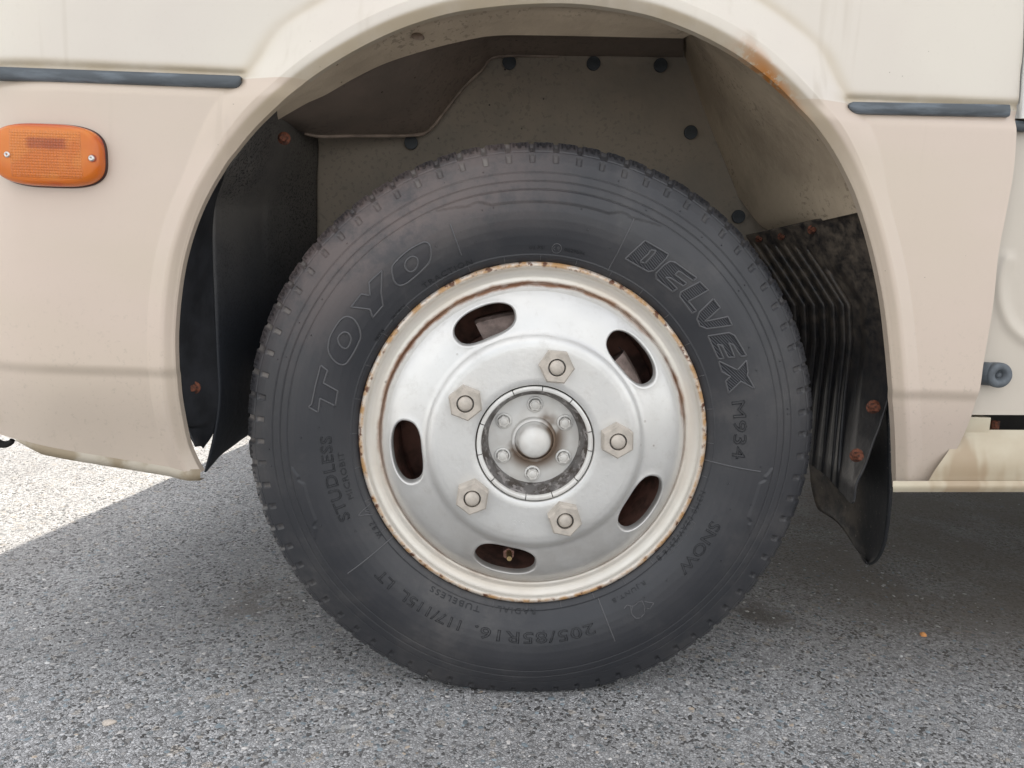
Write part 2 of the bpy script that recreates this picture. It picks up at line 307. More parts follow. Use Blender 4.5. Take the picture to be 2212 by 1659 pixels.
pit = k.math('MULTIPLY', k.ramp(rn.outputs[1], .80, .86), k.ramp(nz(12, 4), .30, .62, .35, 1)); base = k.mix(pit, base, (.09, .087, .084))
pit2 = k.math('MULTIPLY', k.ramp(r2.outputs[2], .93, .95), k.ramp(vb, .40, .22)); base = k.mix(pit2, base, (.06, .06, .06))
fl = k.math('MULTIPLY', k.ramp(k.voro(140), .12, .06), k.ramp(nz(3, 2), .52, .64)); base = k.mix(k.math('MULTIPLY', fl, .8), base, (.85, .85, .83))
x, y, z = k.sep()
st = k.math('MULTIPLY', k.ramp(k.math('ABSOLUTE', k.math('ADD', x, .43)), .11, .01), k.ramp(k.math('ABSOLUTE', k.math('SUBTRACT', y, .27)), .14, .01)); st = k.math('MULTIPLY', st, k.ramp(nz(9, 4), .38, .58)); base = k.mix(k.math('MULTIPLY', st, .75), base, (.20, .18, .16))
st = k.math('MULTIPLY', k.ramp(k.math('ABSOLUTE', k.math('SUBTRACT', x, .42)), .10, .01), k.ramp(k.math('ABSOLUTE', k.math('SUBTRACT', y, .27)), .09, .01)); st = k.math('MULTIPLY', st, k.ramp(nz(11, 4), .36, .55)); base = k.mix(k.math('MULTIPLY', st, .85), base, (.13, .115, .10))
rear_dark = k.math('MULTIPLY', k.ramp(x, .18, .75), k.math('MULTIPLY', k.ramp(y, -.05, .35), k.ramp(nz(3.5, 5), .25, .58, .4, 1))); base = k.mix(k.math('MULTIPLY', rear_dark, .8), base, (.22, .185, .15))  # ground darker towards the right and rear, broken up by noise
hgt = k.math('ADD', k.math('MULTIPLY', k.ramp(ve, 0, .22), .6), k.math('ADD', k.math('SUBTRACT', 1., k.math('MAXIMUM', pit, pit2)), k.math('MULTIPLY', nz(60, 4), 1.0)))
ASPH = k.set(base, .78, 0., bump=hgt, bd=.0022, spec=.4)
k = MT('stone_chips'); at = k.n('ShaderNodeAttribute'); at.attribute_name = 'chip'; k.l(at.outputs['Color'], k.b.inputs['Base Color']); CHIP = k.set(None, .7)

# ------------------------------------------------------------------ road
gm = lambda a, b, n: np.linspace(a, b, n)
xs = np.r_[-400, -60, -12, gm(-3, 3, 61), 12, 60, 400]; ys = np.r_[-400, -60, -12, gm(-3, 4, 71), 12, 60, 400]
XX, YY = np.meshgrid(xs, ys, indexing='ij'); P = np.stack([XX, YY, XX*0], -1)
obj_road = obj('road', gmesh(P, mat=ASPH, smooth=False)); tag(obj_road, kind='structure')
# loose and embedded aggregate: real stone chips
ico = bmesh.new(); bmesh.ops.create_icosphere(ico, subdivisions=1, radius=1); ico.verts.ensure_lookup_table()
IV = np.array([v.co[:] for v in ico.verts]); IF = np.array([[v.index for v in f.verts] for f in ico.faces]); ico.free()
def chips(n, ybias, smin, smax, region):
    out, col = [], []
    x0, x1, y0, y1 = region
    px = RNG.uniform(x0, x1, n); py = y0+(y1-y0)*RNG.rand(n)**ybias
    for i in range(n):
        s = smin+(smax-smin)*RNG.rand()**3; sc = np.array([s*RNG.uniform(.8, 1.5), s*RNG.uniform(.6, 1.1), s*.32])
        v = IV*(1+.28*(RNG.rand(12, 1)-.5))*sc; a = RNG.rand()*6.28
        v = np.stack([v[:, 0]*math.cos(a)-v[:, 1]*math.sin(a), v[:, 0]*math.sin(a)+v[:, 1]*math.cos(a), v[:, 2]], 1)
        out.append(v+[px[i], py[i], -.62*sc[2]])
        b = RNG.rand()
        cc = np.array([.22, .26, .285])*RNG.uniform(.5, 1.4) if b < .5 else np.array([.55, .53, .51])*RNG.uniform(.7, 1.3) if b < .93 else np.array([.48, .40, .32]) if b < .96 else np.array([.7, .7, .69])
        col.append(cc)
    V = np.concatenate(out); Fc = (IF[None]+12*np.arange(n)[:, None, None]).reshape(-1, 3)
    return V, Fc, np.repeat(np.array(col), 12, 0)
V1, F1, c1 = chips(9000, 1.5, .0012, .0062, (-.85, .85, -.28, .75)); V2, F2, c2 = chips(5000, 1., .0015, .005, (-1.6, 1.4, -.6, 1.9))
V = np.concatenate([V1, V2]); V3, F3, c3 = chips(420, 1.3, .0035, .0085, (-.75, .75, -.22, .12)); c3 = np.where(c3[:, :1] > .3, c3*.55, c3)
V = np.concatenate([V, V3]); c2 = np.concatenate([c2, c3]); m = mesh(V, np.concatenate([F1, F2+len(V1), F3+len(V1)+len(V2)]), smooth=False, mat=CHIP)
a = m.color_attributes.new('chip', 'FLOAT_COLOR', 'POINT'); a.data.foreach_set('color', np.c_[np.concatenate([c1, c2]), np.ones(len(V))].astype(np.float32).ravel())
tag(obj('gravel', m), 'small grey and bluish stone chips set in the asphalt', None, kind='stuff')
def pebble(px, z, sx, sy, sz, rot, col, label, cat, name, rough=.7):
    p = back(*px, Z=0); b = bmesh.new(); bmesh.ops.create_icosphere(b, subdivisions=3, radius=1)
    for v in b.verts:
        q = 1+.13*math.sin(v.co.x*4+px[0])+.10*math.sin(v.co.y*5+1)+.06*math.sin(v.co.z*9+v.co.x*7); v.co = Vector((v.co.x*q*sx, v.co.y*q*sy, v.co.z*sz))
    m = bpy.data.meshes.new(name); b.to_mesh(m); b.free(); m.materials.append(plain(name+'_surface', col, rough, 0, .2, 150, .0003)); m.polygons.foreach_set('use_smooth', [True]*len(m.polygons))
    tag(obj(name, m, None, (p[0], p[1], z), (0, 0, rot)), label, cat)
pebble((235, 1564), .002, .0085, .0055, .0032, .2, (.60, .53, .46), 'pale pinkish flat stone chip lying alone on the shaded asphalt left of the tyre', 'stone', 'pebble')
pebble((1994, 1373), .002, .0055, .005, .004, .6, (.78, .35, .12), 'tiny orange crumb on the asphalt right of the tyre below the mud flap', 'crumb', 'orange_crumb')

# ------------------------------------------------------------------ minibus root
bus = empty('minibus', (0, 0, 0)); tag(bus, 'cream and beige minibus with rusty silver front wheel and amber side light', 'minibus')
WC = np.array([0, 0, .362])
wheel = empty('wheel', tuple(WC), bus)

# ---- tyre
prof = [(.2255, .010), (.2290, .004), (.2335, .0005), (.2360, -.0008), (.2368, -.0020), (.2376, -.0012), (.242, -.0035), (.25, -.0075), (.26, -.0115), (.27, -.0142), (.28, -.0158), (.29, -.0162), (.30, -.0154), (.307, -.0142),
        (.3145, -.0120), (.3158, -.0118), (.3163, -.0105), (.3170, -.0112), (.320, -.0105), (.3258, -.0085), (.3264, -.0068), (.3272, -.0078), (.330, -.0070), (.3368, -.0048), (.3375, -.0030), (.3383, -.0038), (.345, -.0010), (.352, .0018), (.358, .0048), (.3630, .0075), (.3637, .0090), (.3645, .0084),
        (.368, .0110), (.3715, .0142), (.3745, .0182), (.3767, .0225), (.3780, .028), (.3788, .035), (.3793, .050), (.3797, .070), (.3800, .095), (.3797, .120), (.3790, .150), (.3765, .168), (.370, .180), (.35, .195), (.31, .206), (.27, .205), (.24, .195), (.2265, .185)]
prof = np.array(prof)
def sy(r): return np.interp(r, prof[:37, 0], prof[:37, 1])
# resample: fine on the visible face
seg = []
for i in range(len(prof)-1):
    d = np.hypot(*(prof[i+1]-prof[i])); n = max(1, int(round(d/(.0012 if .343 < prof[i, 0] and i < 37 else .0016 if i < 37 else .012)))); n = min(n, 14)
    for q in range(n): seg.append(prof[i]+(prof[i+1]-prof[i])*q/n)
seg.append(prof[-1]); seg = np.array(seg); NP = len(seg)
NT, NB = 1824, 76
th = np.linspace(0, 2*math.pi, NT, endpoint=False)
tg = np.gradient(seg, axis=0); tg /= np.linalg.norm(tg, axis=1)[:, None]; nrm = np.stack([-tg[:, 1], tg[:, 0]], 1)  # points inward (+Y) on the face
nrm = np.where((nrm[:, 1:2] < 0) & (np.arange(NP)[:, None] < 60), -nrm, nrm)
fr = seg[:, 0]; idx = np.arange(NP); face_m = (seg[:, 1] < .16)
Rg = np.broadcast_to(seg[:, 0], (NT, NP)); Yg = np.broadcast_to(seg[:, 1], (NT, NP)); Tg = np.broadcast_to(th[:, None], (NT, NP))
ph = (Tg*NB/(2*math.pi)) % 1.; dp = np.abs(ph-.5)           # 0 = groove centre
outer = (Rg > .3640) & (Yg < .165)
jw = RNG.uniform(-.018, .022, NB+1)[np.floor(Tg*NB/(2*math.pi)).astype(int)]; jd = RNG.uniform(.75, 1.1, NB+1)[np.floor(Tg*NB/(2*math.pi)).astype(int)]
groove = (dp < .105+jw)*outer*jd
ends = sst(.3640, .3655, Rg)
pocket = (dp < .11+jw*.6)*((Rg > .3500) & (Rg < .3610) & (Yg < .05))
H = .0058*groove*ends*(1-.62*sst(.3735, .3775, Rg)) + .0032*pocket
# sipes inside each block
sip = np.zeros_like(H); q = (ph+.5) % 1.
for c0, w0, r0 in ((.26, .025, .3705), (.38, .025, .3725), (.50, .055, .3690), (.62, .025, .3725), (.74, .025, .3705)): sip = np.maximum(sip, (np.abs(q-c0) < w0)*(Rg > r0)*(Rg < .3772)*(Yg < .04))
zig = ((Yg > .080) & (Yg < .160))*((np.abs(((Yg-.045)/.028+.18*np.sin(ph*2*math.pi)) % 1.-.5) < .11))
H = np.maximum(H, .0032*sip*outer); H = np.maximum(H, .006*zig)
# raised wing panels on the sidewall
def angd(a, b): return (a-b+math.pi) % (2*math.pi)-math.pi
ridge = np.zeros_like(H)
for c0, hw in ((1.54, .46), (-.24, .15), (math.pi+.30, .16)):
    d = np.abs(angd(Tg, c0))/hw; rb = .3005+.0075*sst(.50, .66, d)-.0020*sst(.66, .74, d)+.0075*np.clip(d-.74, 0, .26)/.26
    ridge = np.maximum(ridge, sst(-.0005, .0005, Rg-rb)*(Rg < .3158)*(d < 1))
H = H-.0015*ridge*face_m
wear = .0004*np.sin(Tg*211+3*np.sin(Tg*17))*np.sin(Tg*91+1)*(Rg > .366); wob = wear+.00025*np.sin(Tg*7+1)+.0002*np.sin(Tg*13+2)
jq = RNG.uniform(.1, 1.3, NB+1)[np.floor(Tg*NB/(2*math.pi)).astype(int)]; dustm = np.minimum(np.maximum(groove, pocket)*jq, 1)
nr = nrm[:, 0]; ny = nrm[:, 1]
# choose inward direction: towards smaller r on the tread, +Y on the face
inx = -np.abs(nr)*(seg[:, 0] > .345)+nr*(seg[:, 0] <= .345); iny = np.where(seg[:, 1] < .1, np.abs(ny), -np.abs(ny))
Rn = Rg+wob+H*inx; Yn = Yg+H*iny
P = np.stack([np.cos(Tg)*Rn, Yn, np.sin(Tg)*Rn], -1)
zb = P[..., 2]; floor = -.3618
def squash(zb, Y=None):
    s = .0045; return floor+s*np.log1p(np.exp(np.clip((zb-floor)/s, -40, 40))) if True else zb
low = zb < -.25; P[..., 2] = np.where(low, squash(zb), zb)
def bulge_at(x_, z_): return .011*np.clip((-.20-z_)/.16, 0, 1)**2*np.exp(-((np.hypot(x_, z_)-.31)/.04)**2)
P[..., 1] -= bulge_at(P[..., 0], P[..., 2])*(Yg < .05)
tm = gmesh(P, True, False, RUBBER)

# letter outlines (source pixels of the sidewall, carried back onto the tyre face)
def face(sx, sy_, Y=-.014):
    p = back(sx*.73733, sy_*.73733, Y=Y); return p[0]-WC[0], p[2]-WC[2]
def cropA(p): return [(850+a/3.6867, 600+b/3.6867) for a, b in p]
def cropB(p): return [(800+a/4.1467, 1000+b/4.1467) for a, b in p]
def cropC(p): return [(1700+a/3.6867, 600+b/3.6867) for a, b in p]
def cropD(p): return [(2050+a/4.15, 1000+b/4.15) for a, b in p]
O2 = smooth_path(cropA([(1103, 690), (1125, 640), (1200, 560), (1300, 480), (1400, 425), (1460, 405), (1500, 425), (1520, 480), (1520, 560), (1495, 630), (1420, 710), (1330, 790), (1250, 850), (1180, 872), (1130, 835), (1107, 765)]), 90, True)
O2i = smooth_path(cropA([(1243, 640), (1270, 590), (1320, 560), (1365, 575), (1380, 620), (1370, 670), (1330, 715), (1285, 722), (1250, 690)]), 50, True)
Yl = cropA([(995, 710), (855, 840), (865, 983), (775, 962), (663, 1103), (862, 1130), (887, 1222), (1000, 1090), (985, 960)])
O1 = smooth_path([(963.9, 1006.9), (969.3, 985.2), (985.6, 955.3), (1004.6, 932.3), (1023.6, 928.2), (1039.9, 939.1), (1052.1, 963.5), (1054.8, 987.9), (1049.6, 1003), (1038.7, 1026.5), (1024.3, 1050.6), (1012.2, 1066.3), (997.7, 1068.7), (983.3, 1060.3), (971.2, 1045.8), (962.8, 1026.5)], 90, True)
O1i = smooth_path(cropA([(520, 1450), (545, 1400), (590, 1375), (635, 1395), (655, 1450), (640, 1510), (610, 1550), (570, 1545), (535, 1510)]), 50, True)
Tl = cropB([(585, 290), (665, 355), (615, 505), (780, 610), (748, 790), (575, 690), (550, 860), (440, 797), (475, 760), (520, 540)])
Dl = cropC([(695, 388), (948, 535), (925, 580), (800, 712), (740, 722), (680, 690), (492, 582)]); Dli = cropC([(755, 490), (812, 495), (795, 530), (700, 635), (650, 612), (735, 530)])
El = cropC([(818, 745), (900, 655), (960, 615), (1010, 618), (1250, 790), (1215, 825), (1060, 715), (1020, 755), (1145, 850), (1110, 880), (975, 790), (925, 785), (1050, 908), (1005, 940), (825, 800)])
Ll = cropC([(1285, 832), (1375, 922), (1172, 1045), (1255, 1148), (1215, 1172), (1078, 995), (1088, 945)])
Vl = cropC([(1430, 1015), (1503, 1112), (1348, 1262), (1590, 1207), (1632, 1300), (1370, 1340), (1300, 1310), (1268, 1240), (1290, 1160)])
E2 = [(2075.7, 985.2), (2134, 974.3), (2150.3, 982.5), (2185, 1042), (2168, 1043.4), (2146.4, 1009.6), (2134, 1005), (2151, 1045.8), (2133, 1047), (2115, 1012), (2103, 1010), (2121, 1050.6), (2106.6, 1052.5)]
Xl = cropD([(240, 245), (455, 350), (560, 230), (580, 375), (570, 410), (655, 570), (495, 485), (360, 635), (325, 490), (375, 430), (280, 375)])
loops = {'T': ([Tl], 1), 'O1': ([O1, O1i], 1), 'Y': ([Yl], 1), 'O2': ([O2, O2i], 1), 'D': ([Dl, Dli], 2), 'E': ([El], 2), 'L': ([Ll], 2), 'V': ([Vl], 2), 'E2': ([E2], 2), 'X': ([Xl], 2)}
def pip(px, pz, poly):
    ins = np.zeros(px.shape, bool); n = len(poly)
    for i in range(n):
        x1, z1 = poly[i]; x2, z2 = poly[(i+1) % n]
        c = ((z1 > pz) != (z2 > pz)) & (px < (x2-x1)*(pz-z1)/(z2-z1+1e-12)+x1); ins ^= c
    return ins
px, pz = P[..., 0], P[..., 2]; mark = np.zeros(px.shape, np.float32); vis = (Yg < .03)
def ribs_on_face(pts, r=.0009, closed=True):
    p = np.array(pts, float)
    if closed: p = np.vstack([p, p[:1]])
    d = np.r_[0, np.cumsum(np.linalg.norm(np.diff(p, axis=0), axis=1))]; n = max(4, int(d[-1]/.002)); s = np.linspace(0, d[-1], n+1)
    s = np.unique(np.r_[s, d]); q = np.stack([np.interp(s, d, p[:, 0]), np.interp(s, d, p[:, 1])], 1)
    rr = np.hypot(q[:, 0], q[:, 1]); q3 = np.stack([q[:, 0], sy(rr)-bulge_at(q[:, 0], q[:, 1])-r*.15, q[:, 1]], 1)
    return tube(q3, r, False, 6)
for nm, (ls, kind) in loops.items():
    fl = [[face(*p) for p in l] for l in ls]
    box = (px > min(a for a, b in fl[0])) & (px < max(a for a, b in fl[0])) & (pz > min(b for a, b in fl[0])) & (pz < max(b for a, b in fl[0])) & vis
    ins = np.zeros(px.shape, bool); sel = np.where(box)
    r_ = pip(px[sel], pz[sel], fl[0])
    for l in fl[1:]: r_ &= ~pip(px[sel], pz[sel], l)
    ins[sel] = r_; mark[ins] = kind
    v, f = join([ribs_on_face(l, .0012) for l in fl]); obj('raised_letter', mesh(v, f, mat=RLET), wheel)
for nm, dat in (('mark', mark), ('dust', dustm*(.15+.85*sst(.15, -.2, np.cos(Tg)))*(.12+.88*sst(-.55, -.1, np.sin(Tg))))):
    a = tm.attributes.new(nm, 'FLOAT', 'POINT'); a.data.foreach_set('value', np.asarray(dat, np.float32).ravel())
obj('tyre', tm, wheel)

def pol(sx, sy_):
    x_, z_ = face(sx, sy_); return math.atan2(z_, x_), math.hypot(x_, z_)
def word(txt, s, e, h, r=.0005, ls=1.0, fill=True):
    a0, r0 = pol(*s); a1, r1 = pol(*e)
    da = angd(a0, a1); rad = (r0+r1)/2
    cu = bpy.data.curves.new('t', 'FONT'); cu.body = txt; cu.size = 1; cu.align_x = 'LEFT'; cu.resolution_u = 3; cu.extrude = 0 if not fill else .05; cu.space_character = ls
    if not fill: cu.fill_mode = 'NONE'; cu.bevel_depth = .021; cu.bevel_resolution = 0
    o = bpy.data.objects.new('t', cu); C.objects.link(o); dg = bpy.context.evaluated_depsgraph_get(); dg.update()
    me = bpy.data.meshes.new_from_object(o.evaluated_get(dg)); bpy.data.objects.remove(o); bpy.data.curves.remove(cu)
    n = len(me.vertices); v = np.zeros(n*3, np.float32); me.vertices.foreach_get('co', v); v = v.reshape(-1, 3)
    x0, x1, y0, y1 = v[:, 0].min(), v[:, 0].max(), v[:, 1].min(), v[:, 1].max()
    a = a0-(v[:, 0]-x0)/(x1-x0)*da; rr = rad+((v[:, 1]-y0)/(y1-y0)-.5)*h
    zz = v[:, 2]/max(abs(v[:, 2]).max(), 1e-6)
    out = np.stack([np.cos(a)*rr, sy(rr)-bulge_at(np.cos(a)*rr, np.sin(a)*rr)-(r*.8*zz), np.sin(a)*rr], 1)
    me.vertices.foreach_set('co', out.astype(np.float32).ravel()); me.update(); me.materials.clear(); me.materials.append(RWORD)
    obj('lettering', me, wheel)
word('M934', (2155, 1176), (2170, 1346), .0165, .0012, 1.05, False)
word('SNOW', (2093, 1530), (2000, 1680), .0145, .0012, 1.0, False)
word('205/85R16.', (1741, 1834), (1386, 1852), .0150, .0012, 1.1, False)
word('117/115L  LT', (1352, 1825), (1100, 1682), .0140, .0012, 1.0, False)
word('STUDLESS', (1011, 1526), (956, 1278), .0150, .0012, 1.1, False)
word('MICROBIT', (1027, 1466), (996, 1329), .0070, .0011, 1.1)
word('RADIAL', (1570, 1800), (1457, 1797), .0068, .0010, 1.3)
word('TUBELESS', (1407, 1790), (1258, 1735), .0068, .0010, 1.2)
word('TRACTION', (1238, 842), (1383, 765), .0068, .0010, 1.2)
word('03 PSI', (1552, 725), (1596, 726), .0042, .0008)
word('0029036', (1655, 732), (1716, 742), .0042, .0008)
word('MADE IN', (1098, 1000), (1119, 968), .0045, .0008)
word('JAPAN', (1143, 938), (1184, 898), .0045, .0008)
word('SRW', (1086, 1538), (1112, 1583), .0065, .0010, 1.5)
word('N3M0 02AW2316 8', (2069, 1448), (1932, 1648), .0066, .0010, 1.2)
word('R.JUNT.B', (1893, 1713), (1795, 1765), .0062, .0009, 1.2)
# ribs: separators, bead ring pieces, boxes, emblem
parts = []
for a, b in (((1857, 641), (1785.5, 794)), ((1319, 657), (1351.5, 748)), ((1019, 1679), (1151.9, 1581.4)), ((1755, 1762), (1800, 1875)), ((2064.6, 1355.5), (2227, 1380.8))):
    parts.append(ribs_on_face([face(*a), face(*b)], .0009, False))
for a in np.arange(0, 360, 11.25):
    A = math.radians(a); parts.append(ribs_on_face([(math.cos(A)*.2300, math.sin(A)*.2300), (math.cos(A)*.2375, math.sin(A)*.2375)], .0005, False))
parts.append(ribs_on_face([(p[0], p[1]) for p in [face(*q) for q in [(2042, 1540), (2030, 1560), (1975, 1625), (1935, 1655), (1925, 1645), (1960, 1615), (2015, 1550), (2028, 1530)]]], .0004))
cc = face(1632.5, 727.5); parts.append(ribs_on_face([(cc[0]+.0058*math.cos(t), cc[1]+.0058*math.sin(t)) for t in np.linspace(0, 6.28, 30, endpoint=False)], .0005))
parts.append(ribs_on_face([face(*q) for q in ((1628, 722), (1622, 727), (1628, 733))], .0004, False)); parts.append(ribs_on_face([face(*q) for q in ((1637, 721), (1634, 729), (1641, 728), (1639, 722), (1639, 734))], .0004, False))
for q in ([(1847, 1778), (1851, 1800), (1862, 1810), (1876, 1808), (1887, 1795), (1889, 1778), (1882, 1762), (1872, 1765), (1858, 1776)], [(1829, 1785), (1838, 1775), (1853, 1778), (1850, 1790)], [(1888, 1763), (1915, 1766), (1903, 1782), (1890, 1780)], [(1080, 1486), (1054, 1507), (1047, 1517), (1066, 1516), (1087, 1517)], [(1075, 1500), (1064, 1505), (1078, 1510)]):
    parts.append(ribs_on_face([face(*p) for p in q], .0007, len(q) > 5))
for v, f in parts: obj('moulded_line', mesh(v, f, mat=RLET), wheel)
# rubber vent pips
out = []; fc = []
for i in range(64):
    A = RNG.rand()*6.28; r = RNG.choice([.262, .275, .298, .312, .322, .333, .343]); v = IV*[.0010, .0010, .0010]+[r*math.cos(A), sy(r)-.0004, r*math.sin(A)]; out.append(v); fc.append(IF+12*i)
tag(obj('vent_pips', mesh(np.concatenate(out), np.concatenate(fc), mat=RUBBER), wheel), kind='stuff')

# ---- rim
rp = [(.2262, .016), (.2280, .010), (.2285, .0055), (.2275, .0010), (.2250, -.0012), (.2222, -.0010), (.2202, .0012), (.2190, .0040), (.2168, .0062), (.2135, .0080), (.209, .0092), (.2045, .0088), (.2022, .0096), (.2012, .0120), (.2003, .0120), (.1994, .0085), (.1980, .0060), (.194, .0020), (.1915, -.0008)]
dp_ = [(.1915, -.0008), (.186, -.0052), (.180, -.0090), (.173, -.0127), (.166, -.0155), (.159, -.0177), (.152, -.0195), (.1475, -.0207), (.1435, -.0216), (.1395, -.0240), (.1365, -.0272), (.1335, -.0300), (.1300, -.0318), (.1255, -.0326), (.1200, -.0330), (.1000, -.0330), (.0900, -.0330), (.0770, -.0328), (.0757, -.0318), (.0753, -.0295), (.0753, -.015)]
rp, dp_ = np.array(rp), np.array(dp_)
def dens(p, mx):
    o = []
    for i in range(len(p)-1):
        n = max(1, int(np.hypot(*(p[i+1]-p[i]))/mx)); o += [p[i]+(p[i+1]-p[i])*q/n for q in range(n)]
    return np.array(o+[p[-1]])
def cr_s(p, mx):     # smoothed dense profile
    return smooth_path(p, max(8, int(np.sum(np.hypot(*np.diff(p, axis=0).T))/mx)))
fr_ = dp_[:17]; frs = smooth_path(fr_, 400)
def dy(r): return np.interp(r, frs[::-1, 0], frs[::-1, 1])
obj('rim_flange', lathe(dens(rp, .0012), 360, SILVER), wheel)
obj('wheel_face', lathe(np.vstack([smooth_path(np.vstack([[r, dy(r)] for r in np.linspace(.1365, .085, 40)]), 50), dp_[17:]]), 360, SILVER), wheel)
# slotted annulus
bmv, bmf = [], []; nv = 0
SR0, SR1, SRC = .1365, .1915, .1645
for s5 in range(5):
    ac = math.radians(42.7+72*s5); hw = math.radians(36); ring = []
    nb, ns = 72, 20
    bd = [(ac-hw+2*hw*i/nb, SR1) for i in range(nb)]+[(ac+hw, SR1-(SR1-SR0)*i/ns) for i in range(ns)]+[(ac+hw-2*hw*i/nb, SR0) for i in range(nb)]+[(ac-hw, SR0+(SR1-SR0)*i/ns) for i in range(ns)]
    bd = np.array(bd); n = len(bd)
    # slot outline point for each boundary point (same direction, in metres)
    u = (bd[:, 0]-ac)*SRC; vv = bd[:, 1]-SRC; A, B = .0418, .0208
    uu = u/(hw*SRC)*A*1.0; ang = np.arctan2(vv/(.025), u/(hw*SRC))
    # angle re-spaced so that points are even round a stadium-like superellipse
    e = 2.45; cs, sn = np.cos(ang), np.sin(ang); k_ = (np.abs(cs)**e+np.abs(sn)**e)**(-1/e); ox, oy = A*k_*cs, B*k_*sn
    L = []
    for off, yy in ((-.0016, .0150), (-.0014, .0060), (-.0008, .0022), (.0002, .0004), (.0014, -.0006), (.0030, -.0004), (.0050, 0)):
        l = np.hypot(ox, oy); X_, Z_ = ox*(1+off/l), oy*(1+off/l); r = SRC+Z_; a = ac+X_/SRC; L.append((a, r, yy))
    lo = L[-1]
    for t in np.linspace(0, 1, 9)[1:]:
        L.append((lo[0]+(bd[:, 0]-lo[0])*t, lo[1]+(bd[:, 1]-lo[1])*t, 0))
    G = np.stack([np.stack([r*np.cos(a), dy(r)+yy, r*np.sin(a)], -1) for a, r, yy in L], 1)
    f = gridf(n, G.shape[1], True); bmv.append(G.reshape(-1, 3)); bmf.append(f+nv); nv += G.shape[0]*G.shape[1]
m = mesh(np.concatenate(bmv), np.concatenate(bmf), mat=SILVER)
b = bmesh.new(); b.from_mesh(m); bmesh.ops.remove_doubles(b, verts=b.verts, dist=.00008); bmesh.ops.recalc_face_normals(b, faces=b.faces); b.to_mesh(m); b.free()
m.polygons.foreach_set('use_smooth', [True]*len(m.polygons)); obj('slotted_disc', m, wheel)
obj('rim_barrel', lathe([(.2000, .0100), (.1985, .020), (.1965, .040), (.192, .060), (.188, .10), (.188, .16), (.200, .175), (.2262, .185)], 120, BARREL), wheel)
obj('brake_disc', lathe([(.06, .030), (.095, .030), (.100, .055), (.145, .058), (.146, .085), (.06, .09)], 96, BARREL), wheel)
def arcblk(a0, a1, r0, r1, y0, y1, mat, name, jag=.004):
    n = 16; t = np.linspace(math.radians(a0), math.radians(a1), n); st = []
    rs = [(r0, y1), (r0, y0+.004), (r0+.004, y0), (r1-.012, y0+.001), (r1-.003, y0+.006), (r1, y0+.016), (r1, y1)]
    P = np.array([[[(r+jag*math.sin(5*a+r*90)*(r > r0+.02))*math.cos(a), y+.002*math.sin(9*a), (r+jag*math.sin(5*a+r*90)*(r > r0+.02))*math.sin(a)] for r, y in rs] for a in t])
    V = P.reshape(-1, 3); f = gridf(n, len(rs)); m = mesh(V, f, mat=mat, smooth=False); b = bmesh.new(); b.from_mesh(m); bmesh.ops.holes_fill(b, edges=b.edges); bmesh.ops.recalc_face_normals(b, faces=b.faces); b.to_mesh(m); b.free()
    return obj(name, m, wheel)
arcblk(97, 119, .115, .168, .026, .09, CALIPER, 'brake_caliper'); arcblk(24, 44, .115, .166, .024, .09, CALIPER, 'brake_caliper'); arcblk(47, 62, .115, .150, .016, .09, CALIPER, 'caliper_bracket')
arcblk(176, 205, .10, .150, .030, .09, DARK, 'caliper_bracket')
# valve stem
vp = face(1487, 1665, .0); va = math.atan2(vp[1], vp[0])
def cyl(r, h, seg_=24, r2=None, cap=True):
    def fn(b): bmesh.ops.create_cone(b, cap_ends=cap, segments=seg_, radius1=r, radius2=r if r2 is None else r2, depth=h)
    return fn
RY = (math.pi/2, 0, 0)
vs = bm_obj('valve_stem', cyl(.0042, .022, 20, .0034), BRASS, wheel, (math.cos(va)*.168, .012, math.sin(va)*.168), RY, False, .0005)
bm_obj('valve_collar', cyl(.0085, .014, 6), BARREL, wheel, (math.cos(va)*.170, .030, math.sin(va)*.170), RY, False, .001)
# lug nuts
def hexnut(r, h, rs, hs):
    p = []
    def fn(b):
        n = 6; rings = []
        for rr, yy, seg_ in ((r*1.00, 0, 6), (r, -h*.82, 6)): rings.append([b.verts.new((rr*math.cos(i*math.pi/3), yy, rr*math.sin(i*math.pi/3))) for i in range(6)])
        top = [b.verts.new((r*.90*math.cos(i*math.pi/3), -h, r*.90*math.sin(i*math.pi/3))) for i in range(6)]
        hole = [b.verts.new((rs*1.12*math.cos(i*math.pi/12), -h, rs*1.12*math.sin(i*math.pi/12))) for i in range(24)]
        for i in range(6):
            j = (i+1) % 6; b.faces.new([rings[0][i], rings[0][j], rings[1][j], rings[1][i]]); b.faces.new([rings[1][i], rings[1][j], top[j], top[i]])
            hs_ = [hole[(i*4+q) % 24] for q in range(5)]; b.faces.new([top[i], top[j]]+hs_[::-1])
        dn = [b.verts.new((rs*1.10*math.cos(i*math.pi/12), -h+.004, rs*1.10*math.sin(i*math.pi/12))) for i in range(24)]
        for i in range(24): j = (i+1) % 24; b.faces.new([hole[i], hole[j], dn[j], dn[i]])
    return fn
def studm(rs, h0, h1):
    return [(.0001, -h1), (rs*.62, -h1), (rs*.70, -h1+.0006), (rs*.88, -h1+.0012), (rs, -h1+.0030), (rs, -h0)]
nrot = [3, 20, 37, 10, 28]
bwash = lathe([(.0235, .0005), (.0235, -.0018), (.0215, -.0028), (.020, -.003)], 48, NUT)
for i in range(5):
    A = math.radians(77.5+72*i)+math.radians(0.); R0 = .1030
    loc = (R0*math.cos(A), -.0330, R0*math.sin(A))
    nu = bm_obj('lug_nut', hexnut(.0222, .0175, .0098, 0), NUT, wheel, loc, (0, math.radians(nrot[i]), 0), False, 0)
    obj('wheel_stud', lathe(studm(.0092, .006, .0200 if i != 3 else .0170), 32, NUT), wheel, loc)
